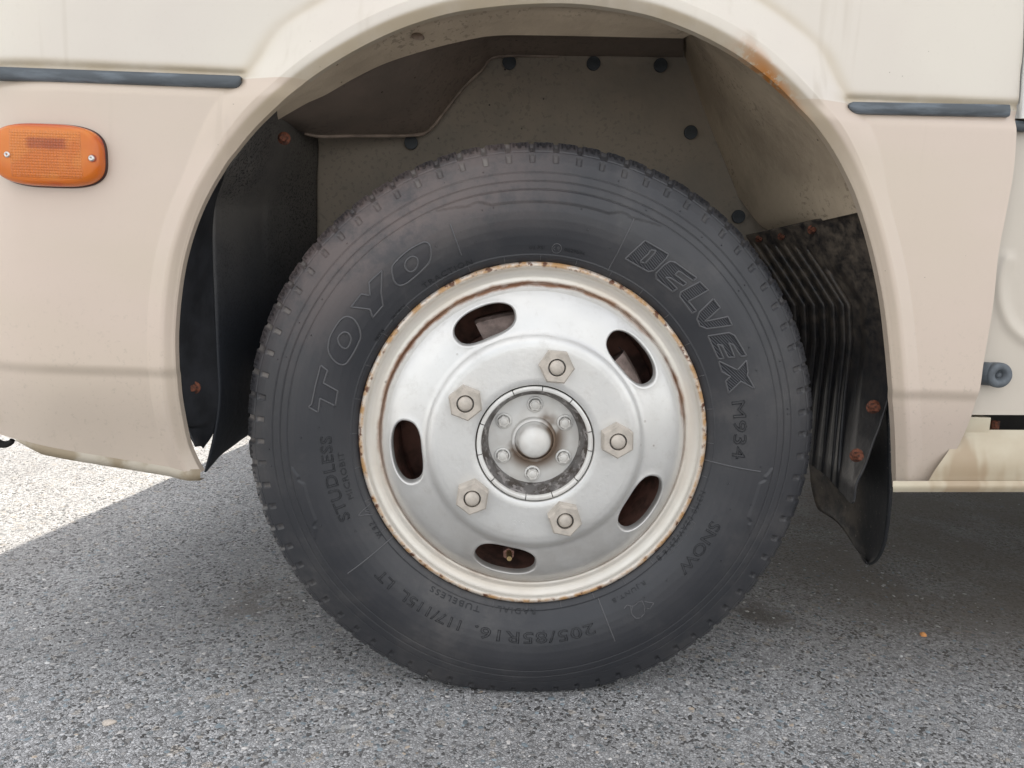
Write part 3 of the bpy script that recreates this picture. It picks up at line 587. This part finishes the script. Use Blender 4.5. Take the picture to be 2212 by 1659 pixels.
# hub
obj('hub_bore', lathe([(.0700, -.0300), (.0690, -.0285), (.0655, -.022), (.0610, -.012), (.0592, -.004), (.0588, .003)], 200, BORE), wheel)
gaps = [0, 38, 70, 100, 146, 178, 208, 248, 276, 306, 340]
for i, g0 in enumerate(gaps):
    g1 = gaps[(i+1) % len(gaps)]+(360 if i == len(gaps)-1 else 0); g1 -= .9
    rp_ = [(.0737, -.026), (.0737, -.0325), (.0730, -.0332), (.0690+.0008*(i % 3), -.0332+.0004*(i % 2)), (.0683, -.0325), (.0680, -.026)]
    obj('hub_ring_segment', lathe(rp_, max(8, int((g1-g0)/2)), HUB, False, math.radians(g0+15), math.radians(g1+15)), wheel)
obj('hub_plate', lathe([(.0600, -.0010), (.0585, -.0010), (.0578, -.0012), (.0300, -.0016), (.0290, -.0024), (.0290, -.0090), (.0282, -.0105), (.0262, -.0115), (.0252, -.0115)], 160, HUB), wheel)
cap = lathe([(.0250, -.0095), (.0238, -.0112), (.0225, -.0125), (.0218, -.0160), (.0205, -.0205), (.0180, -.0240), (.0140, -.0268), (.0090, -.0284), (.0040, -.0290), (.0001, -.0291)], 96, HUB); obj('hub_cap', cap, wheel)
for i in range(6):
    A = math.radians(90+60*i); loc = (.0460*math.cos(A), -.0024, .0460*math.sin(A))
    bm_obj('hub_bolt', hexnut(.0080, .0075, .0048, 0), HUB, wheel, loc, (0, math.radians(17*i), 0))
    obj('bolt_centre', lathe([(.0001, -.0072), (.0048, -.0072), (.0054, -.0066)], 20, HUB), wheel, loc)
    obj('bolt_washer', lathe([(.0105, .0005), (.0105, -.0012), (.0098, -.0018), (.0082, -.0018)], 36, HUB), wheel, loc)
for a_, r_ in ((112, .050), (2, .0535)):
    A = math.radians(a_); b = bmesh.new()
obj('backing_plate', lathe([(.05, .115), (.120, .115), (.150, .122), (.1875, .122), (.1878, .130)], 96, BARREL), wheel)
obj('axle_stub', lathe([(.06, .006), (.07, .02), (.075, .05), (.06, .30)], 48, DARK), wheel)
def stampt(txt, s, e, h):   # stamped characters on the wheel face
    cu = bpy.data.curves.new('t', 'FONT'); cu.body = txt; cu.size = 1; cu.extrude = .04; o = bpy.data.objects.new('t', cu); C.objects.link(o)
    dg = bpy.context.evaluated_depsgraph_get(); dg.update(); me = bpy.data.meshes.new_from_object(o.evaluated_get(dg)); bpy.data.objects.remove(o)
    n = len(me.vertices); v = np.zeros(n*3, np.float32); me.vertices.foreach_get('co', v); v = v.reshape(-1, 3)
    a = back(s[0]*.73733, s[1]*.73733, Y=-.033)-WC; b = back(e[0]*.73733, e[1]*.73733, Y=-.033)-WC
    d = b-a; L = np.linalg.norm(d); d /= L; nn = np.array([-d[2], 0, d[0]])
    out = a+((v[:, 0]-v[:, 0].min())/(v[:, 0].max()-v[:, 0].min()))[:, None]*L*d+(v[:, 1]/.7)[:, None]*h*nn; out[:, 1] = -.033-.00025*(v[:, 2] > 0)
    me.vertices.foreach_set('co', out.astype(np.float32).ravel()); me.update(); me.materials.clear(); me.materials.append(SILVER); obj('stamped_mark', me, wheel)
stampt('QMC', (1502, 1536), (1537, 1536), .0050); stampt('DMB', (1757, 1437), (1784, 1391), .0040)

# ------------------------------------------------------------------ body side with the arch
lipW = [(441, 1016), (428, 993), (412, 955), (401, 905), (392, 850), (386, 790), (385, 720), (391, 640), (404, 560), (428, 480), (460, 410), (500, 347), (548, 286), (600, 233), (660, 181), (725, 136), (800, 94), (880, 59), (970, 32), (1060, 18), (1150, 11), (1240, 11), (1320, 20), (1400, 36), (1470, 60), (1540, 92), (1610, 134), (1680, 190), (1740, 252), (1792, 322), (1832, 398), (1862, 480), (1886, 570), (1903, 660), (1914, 760), (1920, 850), (1925, 930), (1927, 1000), (1928, 1052)]
YL = -.030
def yside(x, z):
    y = np.full(np.shape(x), YL)
    y = y-np.clip(z-.80, 0, 1)*.02
    y = y-.004*sst(.785, .765, z)
    y = y+.0030*np.exp(-((z-.7955)/.0028)**2)*sst(.350, .362, np.abs(x))
    y = y+.018*sst(.445, .30, z)+.0030*sst(.447, .432, z)
    y = y+.0030*np.exp(-((z-.7865)/.009)**2)*sst(.350, .365, np.abs(x))
    y = y+.06*sst(-.56, -.80, x)**1.5
    return y
def fl_w(z): return .022+.019*sst(.66, .78, z)+.016*sst(.795, .86, z)
def fl_a(z): return .007+.021*sst(.70, .82, z)
CH = .0105
def onbody(pts, extra):
    o = []
    for u, v in pts:
        y_ = YL
        for _ in range(6): p = back(u, v, Y=float(y_)); y_ = yside(np.array(p[0]), np.array(p[2]))+extra(p[2])
        o.append(p[[0, 2]])
    return np.array(o)
lip3 = onbody(lipW, lambda z: -fl_a(z)+CH+.010)
NPH, ND = 760, 210
lip = smooth_path(lip3, NPH)
seamW = [(2214, -400), (2211, 60), (2204, 160), (2197, 235), (2193, 262), (2196, 290), (2193, 340), (2186, 396), (2172, 470), (2157, 552), (2145, 663), (2125, 783), (2118, 833), (2098, 899), (2075, 953), (2048, 1003), (2024, 1040)]
seam3 = smooth_path(onbody(seamW, lambda z: 0), 400)
bl = back(-120, 940, Y=YL)[[0, 2]]; bl1 = back(60, 966, Y=YL)[[0, 2]]; tl = np.array([bl[0]-.02, 1.15]); tr = np.array([seam3[0][0], 1.15]); seam3[0] = tr
def line(a, b, n): return a+(b-a)*np.linspace(0, 1, n, endpoint=False)[:, None]
n1, n2 = int(NPH*.26), int(NPH*.42); n3 = NPH-n1-n2
left = line(bl, tl, n1); top = line(tl, tr, n2); rs = np.linspace(0, 1, n3); d = np.r_[0, np.cumsum(np.linalg.norm(np.diff(seam3, axis=0), axis=1))]; right = np.stack([np.interp(rs*d[-1], d, seam3[:, i]) for i in (0, 1)], 1)
outp = np.concatenate([left, top, right])
# a little reparametrisation of the lip so rays start roughly opposite
fk = np.linspace(0, 1, ND); fk = .16*fk+.84*fk**2.3
XZ = lip[:, None]+(outp-lip)[:, None]*fk[None, :, None]
XB, ZB = XZ[..., 0], XZ[..., 1]
# true distance to the lip curve
from mathutils.kdtree import KDTree
kd = KDTree(NPH)
for i, p in enumerate(lip): kd.insert((p[0], p[1], 0), i)
kd.balance(); DD = np.zeros(XB.shape)
xf, zf, df = XB.ravel(), ZB.ravel(), DD.ravel()
for i in range(len(xf)): df[i] = kd.find((xf[i], zf[i], 0))[2]
DD = df.reshape(XB.shape); DD[:, 0] = 0
Yb = yside(XB, ZB)
wf, af = fl_w(ZB), fl_a(ZB)
u_ = 1-(DD-CH)/wf; sm = .016
u_ = np.where(u_ > 1, 1, u_); u_ = sm*np.log1p(np.exp(np.clip(u_/sm, -50, 50)))
Yb = Yb-af*np.minimum(u_, 1)
Yb = Yb-.0018*np.exp(-((XB+.378)/.006)**2)*sst(.78, .74, ZB)*sst(.60, .66, ZB)
q = (CH-DD)/.0013; Yb = Yb+.0013*np.log1p(np.exp(np.clip(q, -50, 50)))*.95
Yb = Yb+.0012*np.sin(XB*9+1)*np.sin(ZB*7)
P = np.stack([XB, Yb, ZB], -1)
# the lip's return flange going into the wheel house
cen = np.array([.008, .45]); inn = lip-cen; inn /= np.linalg.norm(inn, axis=1)[:, None]
ret = [np.stack([lip[:, 0]-inn[:, 0]*a_, Yb[:, 0]+b_, lip[:, 1]-inn[:, 1]*a_], -1) for a_, b_ in ((.0000, .012), (.0000, .008), (.0000, .004), (.0000, .0015))]
P = np.concatenate([np.stack(ret, 1), P], 1)
bodym = gmesh(P, False, True, BODY); lt = np.concatenate([np.ones((NPH, 4)), (1-sst(CH*.8, CH*1.15, DD))+.55*np.exp(-((DD-CH-wf-.003)/.006)**2)*sst(.76, .80, ZB)], 1)  # second term paints the brown shadow line along the flare's outer crease
a = bodym.attributes.new('lip', 'FLOAT', 'POINT'); a.data.foreach_set('value', lt.astype(np.float32).ravel()); fender = obj('fender_panel', bodym, bus)
lipY = Yb[:, 0]+.012; EDGE0 = P[0, 4:].copy()
# bottom flange, left
de = np.r_[0, np.cumsum(np.linalg.norm(np.diff(EDGE0, axis=0), axis=1))]; se = np.linspace(.001, .245, 44)
fl = np.stack([np.interp(se, de, EDGE0[:, c]) for c in range(3)], 1)
P = np.array([[p+[0, .001, .004], p+[0, -.0005, .0005], p+[0, -.0015, -.0015], p+[0, -.0015, -.0095*min(1, (len(fl)-1-i)/7)-.001], p+[0, .014, -.0102*min(1, (len(fl)-1-i)/7)-.001]] for i, p in enumerate(fl)])
obj('lower_flange', gmesh(P, False, True, FLANGE), bus)
# mouldings
def ribbon(ptsT, ptsB, Y, name, th_=.007, mat=TRIM):
    T = np.array([back(*p, Y=Y) for p in ptsT]); B = np.array([back(*p, Y=Y) for p in ptsB]); rows = []
    for t, dyy in ((0, th_), (0.02, .002), (.10, 0), (.5, -.0012), (.9, 0), (.98, .002), (1, th_)): r = T+(B-T)*t; r = r.copy(); r[:, 1] += dyy; rows.append(r)
    return obj(name, gmesh(np.stack(rows, 1), False, True, mat), bus)
us = np.r_[np.linspace(-75, 497, 40), np.linspace(498, 520.5, 22)]
ribbon([(u, 142.5+.0376*u+6*max(0, (u-514)/6.5)**2) for u in us], [(u, 172+.0345*u-15*max(0, (u-508)/12.5)**2) for u in us], YL-.0045, 'side_moulding')
us = np.r_[np.linspace(1833.5, 1860, 24), np.linspace(1861, 2182, 30)]
ribbon([(u, 218.5+.0175*(u-1845)+9*max(0, (1847-u)/13.5)**2) for u in us], [(u, 245.5+.0185*(u-1855)-15*max(0, (1853-u)/19.5)**2) for u in us], YL-.0045, 'side_moulding')
# rest of the vehicle: closed shell so the light behaves
x0, x1, yn, yf = -.755, 5.4, 0.0, 1.98
def plan():
    pts = []; r = .26
    for t in np.linspace(0, 1, 9): a = math.pi+(-math.pi/2)*t; pts.append((x0+r+r*math.cos(a), yf-r+r*math.sin(a)))
    pts += [(x1, yf), (x1, yn)]
    return pts
pl = plan(); nl = [(x0+.02, -.004+.0), (x0, .08)]
bpts = nl+pl
rows = []
zt = [.34, .80, 1.2, 2.2, 2.55]
b = bmesh.new(); rg = [[b.verts.new((px_, py_, z_)) for px_, py_ in bpts] for z_ in zt]
for i in range(len(zt)-1):
    for j in range(len(bpts)-1): b.faces.new([rg[i][j], rg[i][j+1], rg[i+1][j+1], rg[i+1][j]])
# near side above the visible panel and behind the door
nb = [b.verts.new(p) for p in ((x0+.02, -.010, 1.148), (x1, -.010, 1.148), (x1, .0, 2.55), (x0+.02, .0, 2.55))]; b.faces.new(nb)
nb = [b.verts.new(p) for p in ((1.15, -.02, .34), (x1, -.02, .34), (x1, -.02, 1.148), (1.15, -.02, 1.148))]; b.faces.new(nb)
rf = [b.verts.new((px_, py_, 2.551)) for px_, py_ in bpts]; b.faces.new(rf)
bmesh.ops.recalc_face_normals(b, faces=b.faces); m = bpy.data.meshes.new('body_shell'); b.to_mesh(m); b.free(); m.materials.append(BODY); obj('body_shell', m, bus)
bm_obj('underfloor', boxm(.62, 5.3, .12, 1.86, .47, .50), DARK, bus); bm_obj('underfloor', boxm(-.66, .618, .62, 1.86, .50, .53), DARK, bus); bm_obj('underfloor', boxm(-.66, -.47, .06, .618, .50, .53), DARK, bus)

# ------------------------------------------------------------------ wheel house
def patch(A, B, n, m_, ya, yb, extra=None, mids=None):
    """surface between two picture-space polylines standing at depths ya(t), yb(t)"""
    A = smooth_path(A, n); B = smooth_path(B, n); t = np.linspace(0, 1, n)
    fa = ya if callable(ya) else (lambda q: ya); fb = yb if callable(yb) else (lambda q: yb)
    PA = np.array([back(u, v, Y=fa(q)) for (u, v), q in zip(A, t)]); PB = np.array([back(u, v, Y=fb(q)) for (u, v), q in zip(B, t)])
    s = np.linspace(0, 1, m_)[None, :, None]; P = PA[:, None]*(1-s)+PB[:, None]*s
    if extra is not None: P = extra(P, t, np.linspace(0, 1, m_))
    return P
def solid(o, th_): md = o.modifiers.new('s', 'SOLIDIFY'); md.thickness = th_; md.offset = 0; return o
YB = .30
# back plate
bp = np.array([back(u, v, Y=YB) for u, v in ((640, 60), (1530, 60), (1700, 560), (1700, 1000), (640, 1000))]); b = [tuple(p) for p in bp]
m = mesh(np.array([[back(640+(1780-640)*i/30, 60, Y=YB)*(1-j/24)+np.array([back(640+(1780-640)*i/30, 60, Y=YB)[0], YB, .40])*(j/24)+np.array([0, .003*math.sin(i*.7)*math.sin(j*.5), 0]) for j in range(25)] for i in range(31)]).reshape(-1, 3), gridf(31, 25), mat=WELLBACK)
plate = obj('back_plate', m, bus)
# roof flange band just inside the lip, then the roof up to the back plate
iA, iB = 9, 30
top_l = [(lipW[i][0], lipW[i][1]-14) for i in range(iA, iB)]
c1 = [(585, 268), (612, 252), (640, 236), (665, 222), (705, 204), (760, 172), (830, 138), (905, 113), (985, 92), (1070, 77), (1200, 77), (1340, 80), (1475, 83)]
ib = np.linspace(int(np.argmin(np.hypot(lip[:330, 0]-back(572, 262, Y=0)[0], lip[:330, 1]-back(572, 262, Y=0)[2]))), int(NPH*.625), 60).astype(int); lp = lip[ib]; ly = lipY[ib]
L0 = np.stack([lp[:, 0], ly-.002, lp[:, 1]+.002], 1)
C1 = np.array([back(u, v, Y=.075) for u, v in smooth_path(c1, 60)])
s = np.linspace(0, 1, 14)[None, :, None]; Pm = L0[:, None]*(1-s)+C1[:, None]*s; Pm[:, :, 2] += (.012*np.sin(s[..., 0]*math.pi)+.006*np.exp(-((s[..., 0]-.55)/.08)**2))
obj('arch_inner_flange', gmesh(Pm, False, False, WELLBAND), bus)
c2 = [(590, 262), (640, 280), (685, 293), (760, 293), (900, 291), (932, 276), (955, 248), (1000, 190), (1040, 152), (1072, 122), (1200, 121), (1340, 122), (1475, 124)]
yb = lambda t: .17+.12*min(1, t/.35)
c1b = [(560, 262), (585, 262), (625, 242), (660, 222), (705, 204), (760, 172), (830, 138), (905, 113), (985, 92), (1070, 77), (1200, 77), (1340, 80), (1475, 83)]
def bulge(P, t, s):
    g = np.exp(-((t[:, None]-.30)/.16)**2)*np.sin(s[None]*math.pi)**1.0; P = P.copy(); P[..., 1] -= .035*g; P[..., 2] += .012*g*1.0
    st = sst(.0, .10, s)[None]; P[..., 2] += .016*st*(1-sst(.6, 1., s)[None])*sst(.2, .5, t)[:, None]
    return P
P = patch(c1b, c2, 80, 30, .077, yb, bulge)
obj('wheelhouse_liner', gmesh(P, False, False, WELLROOF), bus)
C2 = P[:, -1]; e = C2[6:58]; v, f = tube(e+np.array([0, -.003, -.001]), .0026, False, 8); obj('liner_edge_bead', mesh(v, f, mat=BEAD), bus)
e2 = e+np.array([0, .006, .004]); v, f = tube(e2, .0022, False, 8); obj('liner_edge_bead', mesh(v, f, mat=BEAD), bus)
# sloping rear liner on the right
cL = [(1455, 60), (1476, 110), (1497, 172), (1535, 275), (1572, 365), (1606, 452), (1640, 500), (1700, 610)]
cR = [(lipW[i][0]-0, lipW[i][1]) for i in (24, 25, 26, 27, 28, 29, 30)]+[(1842, 418), (1850, 450)]
_e = back(1846, 455, Y=0.); ie = 400+int(np.argmin(np.hypot(lip[400:, 0]-_e[0], lip[400:, 1]-_e[2])))
idx2 = np.linspace(int(NPH*.605), ie, 60).astype(int); R0_ = np.stack([lip[idx2, 0]+.002, lipY[idx2]-.002, lip[idx2, 1]], 1)
LL = np.array([back(u, v, Y=y_) for (u, v), y_ in zip(smooth_path([(1450, 40), (1476, 110), (1497, 172), (1535, 275), (1572, 365), (1606, 452), (1622, 488), (1640, 505)], 60), np.linspace(YB-.002, YB-.002, 60))])
LL[-12:, 1] = np.linspace(YB, .24, 12); s = np.linspace(0, 1, 26)[None, :, None]; P = LL[:, None]*(1-s)+R0_[:, None]*s
tt = np.linspace(0, 1, 60)[:, None]; P[..., 1] += .006*np.sin(tt*26)*np.exp(-((tt-.85)/.10)**2)*np.sin(s[..., 0]*3.1)
ov = obj('rear_liner', gmesh(P, False, False, WELLRIGHT), bus)
# front wall of the wheel house (left)
A = [(590, 225), (540, 295), (495, 355), (463, 425), (458, 480), (461, 600), (468, 760), (472, 860), (462, 940), (443, 1020)]
B = [(640, 235), (683, 292), (684, 400), (684, 520), (684, 650), (640, 800), (590, 900), (533, 938)]
P = patch(A, B, 90, 34, lambda t: -.004+.049*float(sst(.18, .32, t)), lambda t: .29-.09*max(0, t-.7)/.3)
tq, sq = np.meshgrid(np.linspace(0, 1, 90), np.linspace(0, 1, 34), indexing='ij')
for s0 in (.42, .62): P[..., 1] += .005*np.exp(-((sq-s0)/.012)**2)*sst(.5, .42, tq)
P[..., 1] -= .004*np.exp(-((sq-.05)/.02)**2)*sst(.85, .75, tq)*sst(.2, .3, tq)
P[-1, :, :] = np.array([back(u, v, Y=.045+(.20-.045)*i/33) for i, (u, v) in enumerate(smooth_path([(443, 1020), (450, 1012), (470, 988), (490, 963), (508, 949), (533, 939), (560, 932)], 34))])
P[-2] = P[-1]*.6+P[-3]*.4
PW = P.reshape(-1, 3).copy(); solid(obj('front_mudguard', gmesh(P, False, True, WELLLEFT2), bus), .0025)
# black outer flap between lip and the wall
i3 = np.linspace(int(NPH*.012), int(NPH*.235), 60).astype(int)[::-1]
La = np.stack([lip[i3, 0]-.004, lipY[i3]+.001, lip[i3, 1]], 1); cut = 0
Bc = np.array([back(u, v, Y=.048) for u, v in smooth_path([(478, 400), (464, 440), (459, 500), (462, 620), (470, 760), (474, 860), (462, 930), (438, 968)], 60)])
La[-6:] = np.array([back(u, v, Y=.0) for u, v in smooth_path([(402, 918), (406, 930), (410, 940), (415, 950), (419, 957), (423, 965)], 6)])
s = np.linspace(0, 1, 16)[None, :, None]; P = La[:, None]*(1-s)+Bc[:, None]*s; P[..., 1] += .006*np.sin(s[..., 0]*math.pi)
PF = P.reshape(-1, 3).copy(); solid(obj('front_flap', gmesh(P, False, True, BLACK), bus), .002)
# ribbed black mudguard on the right
A = [(1610, 500), (1632, 520), (1650, 600), (1700, 760), (1735, 900), (1750, 1002), (1766, 1013), (1787, 1029)]
B = [(1850, 452), (1868, 500), (1886, 570), (1903, 660), (1914, 760), (1913, 850), (1903, 911), (1870, 999)]
n_, m_ = 160, 190; GV = [500, 530, 595, 659, 739, 848, 940, 1010, 1100]; GU = [1703, 1724, 1768, 1808, 1811, 1799, 1790, 1784, 1778]
A_ = smooth_path([(1612, 508), (1632, 545), (1668, 640), (1700, 740), (1728, 840), (1742, 920), (1750, 1002)], n_)
B_ = smooth_path([(1862, 451), (1878, 495), (1897, 560), (1915, 650), (1925, 745), (1926, 830), (1904, 911), (1887, 955), (1871, 997), (1853, 1024), (1849, 1055), (1844, 1084)], n_)
def ydep(t, s): return (.215-.02*t)*(1-s)+(.004)*s
P = np.zeros((n_, m_, 3)); bot = smooth_path([(1750, 1002), (1766, 1012), (1788, 1029), (1812, 1056), (1838, 1086), (1845, 1084)], m_)
for i in range(n_):
    t = i/(n_-1)
    for j in range(m_):
        s_ = j/(m_-1); u = A_[i][0]*(1-s_)+B_[i][0]*s_; v = A_[i][1]*(1-s_)+B_[i][1]*s_
        kx = 1.9 if t < .42 else 1.9  # rib field in picture-like (s, t)
        if t > .8: w_ = ((t-.8)/.2)**1.5; u = u*(1-w_)+bot[j][0]*w_; v = v*(1-w_)+bot[j][1]*w_
        if t < .02: v = v
        c_ = u-float(np.interp(v, GV, GU)); on = sst(528, 545, v-.12*c_)*(1-sst(14, 26, c_))
        rib = sst(.18, .58, abs(((c_/21.) % 1.)-.5)*1.6)
        P[i, j] = back(u, v, Y=float(ydep(t, s_)+on*.0062*rib+.009*sst(24, 34, c_)*(1-sst(50, 64, c_))*sst(560, 620, v)))
PG = P.reshape(-1, 3).copy(); obj_g = solid(obj('rear_mudguard', gmesh(P, False, False, GUARD), bus), .003)
# mud flap (rubber)
Lc = [(1748, 960), (1750, 1002), (1754, 1045), (1761, 1079), (1769, 1100), (1786, 1112), (1803, 1123), (1818, 1138), (1831, 1155), (1845, 1178), (1856, 1195), (1866, 1209), (1873, 1217)]
Rc = [(1914, 852), (1922, 880), (1925, 930), (1926, 985), (1926, 1033), (1924, 1075), (1921, 1111), (1917, 1142), (1912, 1170), (1903, 1195), (1893, 1210), (1884, 1217), (1876, 1218.5)]
n_ = 60; A_ = smooth_path(Lc, n_); B_ = smooth_path(Rc, n_); P = np.zeros((n_, 26, 3))
for i in range(n_):
    for j in range(26):
        s_ = j/25; u = A_[i][0]*(1-s_)+B_[i][0]*s_; v = A_[i][1]*(1-s_)+B_[i][1]*s_
        yy = .225-(.225+.012)*((u-1748)/(1926-1748)); P[i, j] = back(u, v, Y=yy+.012+.012*math.sin(s_*3.1))
solid(obj('mud_flap', gmesh(P, False, False, RUBBERFLAP), bus), .004)
for u, v, y_ in ((903, 77, .037),):
    p = back(u, v, Y=y_-.002); obj('oval_spot', lathe([(.0001, -.001), (.005, -.0016), (.0075, .0002), (.0085, .002)], 24, BEAD), bus, tuple(p), (-.9, .2, 0))  # added disc standing in for an oval stain on the flange
# bolts and pins
for u, v in ((1100, 135), (1282, 137), (1427, 141), (1492, 286), (1595, 468), (888, 308)):
    p = back(u, v, Y=YB-.004); bm_obj('push_pin', cyl(.0108, .006, 28), PIN, bus, tuple(p), RY, False, .0012)
for u, v, srf, r_ in ((1889, 880, PG, .0062), (1853, 985, PG, .0062), (1756, 496, PG, .0042), (1689, 511, PG, .0034), (1641, 516, PG, .0034), (417, 838, PF, .0055), (612, 298, PW, .0055)):
    y_ = .05
    for _ in range(12):
        p = back(u, v, Y=y_); y_ = float(srf[np.argmin(((srf-p)**2).sum(1)), 1])
    if u > 1800: y_ = min(y_, .018)
    p = back(u, v, Y=y_-(.010 if u > 1800 else .004)); pr = bm_obj('rusty_bolt', cyl(r_, .012 if u > 1800 else .007, 6, r_*.85), RUST, bus, tuple(p), (math.pi/2, .4*(1 if u > 900 else -1)*1.6, .3), False, .0006)
    obj('rusty_washer', lathe([(.0001, .003), (r_*1.5, .003), (r_*1.5, .0045)], 24, RUST), bus, tuple(p))

# ------------------------------------------------------------------ amber indicator
ic = back(112, 337, Y=YL-.006); ind = empty('indicator_light', tuple(ic), bus)
def stad(a, b, n=120, e=3.2):
    t = np.linspace(0, 2*math.pi, n, endpoint=False); r = min(a, b)*.92
    c, s_ = np.cos(t), np.sin(t); k_ = (np.abs(c)**e+np.abs(s_)**e)**(-1/e); return np.stack([a*k_*c, b*k_*s_], 1)
def shell(levels, mat, name, parent, cap=True):
    rows = []
    for a, b_, y_ in levels: q = stad(a, b_); rows.append(np.stack([q[:, 0], np.full(len(q), y_), q[:, 1]], 1))
    P = np.stack(rows, 1); return obj(name, gmesh(P, True, False, mat), parent)
shell([(.0642, .0363, .004), (.0642, .0363, -.001), (.0636, .0358, -.003), (.060, .032, -.003)], GASKET, 'gasket', ind)
shell([(0.0633, 0.0354, -.002), (0.0630, 0.0352, -.008), (0.0620, 0.0341, -.0125), (0.0597, 0.0319, -.0155), (0.0566, 0.0289, -.0168), (0.0487, 0.0227, -.0175), (0.0310, 0.0131, -.0180), (0.0106, 0.0044, -.0182), (0.0001, 0.0001, -.0182)], LENS, 'lens', ind)
shell([(.0600, .0325, -.0030), (.0560, .0290, -.0045), (.0300, .0200, -.0060), (.0001, .0001, -.0070)], REFL, 'reflector', ind)
obj('bulb', lathe([(.0001, -.0150), (.0040, -.0140), (.0060, -.0110), (.0060, -.0050)], 24, BULB), ind, (.004, .0, .012))
for u, v in ((16, 334), (268*.73733*1.0+2, 342)):
    p = back(u if u < 50 else 198, v, Y=YL-.006-.0168)-ic
    obj('screw', lathe([(.0001, -.0008), (.0012, -.0008), (.0014, -.0022), (.0028, -.0020), (.0036, -.0006), (.0036, .001)], 24, STEEL), ind, tuple(p))
    obj('screw_recess', lathe([(.0036, -.0002), (.0044, -.0003), (.0052, .0008)], 24, REDP), ind, tuple(p))

# ------------------------------------------------------------------ door side, lower right
YD = -.020
def rowpatch(Lc, Rc, n_, m_, yf, name, mat, flip=False):
    A_ = smooth_path(Lc, n_); B_ = smooth_path(Rc, n_); P = np.zeros((n_, m_, 3))
    for i in range(n_):
        for j in range(m_):
            s_ = j/(m_-1); u = A_[i][0]*(1-s_)+B_[i][0]*s_; v = A_[i][1]*(1-s_)+B_[i][1]*s_; P[i, j] = back(u, v, Y=float(yf(u, v, i/(n_-1), s_)))
    return obj(name, gmesh(P, False, flip, mat), bus)
rowpatch([(2196, -420), (2192, 60), (2186, 160), (2180, 256)], [(3600, -420), (3600, 60), (3600, 160), (3600, 262)], 30, 220, lambda u, v, t, s: -.036+.012*sst(2214, 2202, u-(-.065*(v-160))), 'upper_door_panel', DOOR)
ribbon([(2184, 258), (2196, 259), (2300, 262), (3600, 265)], [(2184, 281), (2200, 282), (2300, 285), (3600, 288)], -.028, 'side_moulding')
ringc = smooth_path([(2176, 560), (2164, 600), (2163, 640), (2172, 680), (2192, 712), (2230, 738), (2300, 750)], 200)
def ydoor(u, v, t, s):
    d = np.min(np.hypot(ringc[:, 0]-u, ringc[:, 1]-v)); ins = 0
    return -.014-.0042*math.exp(-(d/13)**2)+(.03*sst(900, 680, v)*0)
rowpatch([(2188, 284), (2182, 396), (2150, 552), (2138, 663), (2118, 783), (2108, 833), (2088, 896)], [(3600, 288), (3600, 396), (3600, 552), (3600, 663), (3600, 783), (3600, 833), (3600, 902)], 130, 260, ydoor, 'lower_door_panel', DOOR)
rowpatch([(2090, 890), (2030, 960)], [(3600, 890), (3600, 960)], 8, 20, lambda u, v, t, s: .05, 'step_recess', DARK)
rowpatch([(2075, 928), (2066, 940), (2048, 975), (2020, 1015), (2005, 1040)], [(3600, 936), (3600, 948), (3600, 980), (3600, 1015), (3600, 1044)], 30, 160, lambda u, v, t, s: -.010-.016*math.sin(min(1, t*1.1)*math.pi*.62), 'sill_panel', SILL)
rowpatch([(1929, 1039), (1929, 1043), (1929, 1052), (1929, 1061), (1929, 1063)], [(3600, 1037), (3600, 1041), (3600, 1050), (3600, 1060), (3600, 1062)], 12, 120, lambda u, v, t, s: -.028-.004*math.sin(t*math.pi), 'sill_flange', SILL)
p = back(2112, 921, Y=-.008); bm_obj('step_bracket', boxm(-.024, .014, -.004, .03, -.010, .013), SILL, bus, tuple(p), None, False, .0015)
bm_obj('step_bracket', boxm(-.03, .058, -.006, .03, -.0135, -.0105), SILL, bus, tuple(p), None, False, .0008)
p = back(2148, 918, Y=.01); bm_obj('rusty_bolt', cyl(.006, .012, 6), RUST, bus, tuple(p), (0, 0, 0), False, .0006)
# rubber door stop
p = back(2160, 811, Y=-.030); 
obj('door_stop', lathe([(.0148, .018), (.0162, .004), (.0160, .000), (.0140, -.003), (.0095, -.0032), (.0070, -.0015), (.0058, .004), (.0030, .004), (.0030, .0005), (.0001, .0005)], 48, GREYRUB), bus, tuple(p))
q = back(2110, 806, Y=-.012); v, f = tube(np.array([q+(p-q)*t+np.array([0, .006, 0]) for t in np.linspace(-.2, .9, 10)]), .0150, False, 20); obj('door_stop_arm', mesh(v, f, mat=GREYRUB), bus)
# tow hook at the far left, under the body
pts = [back(u, v, Y=.10) for u, v in smooth_path([(-70, 905), (-30, 940), (-5, 957), (12, 960), (24, 955), (27, 950)], 24)]; v, f = tube(pts, np.linspace(.012, .0035, 24), False, 12); obj('tow_hook', mesh(v, f, mat=DARK), bus)
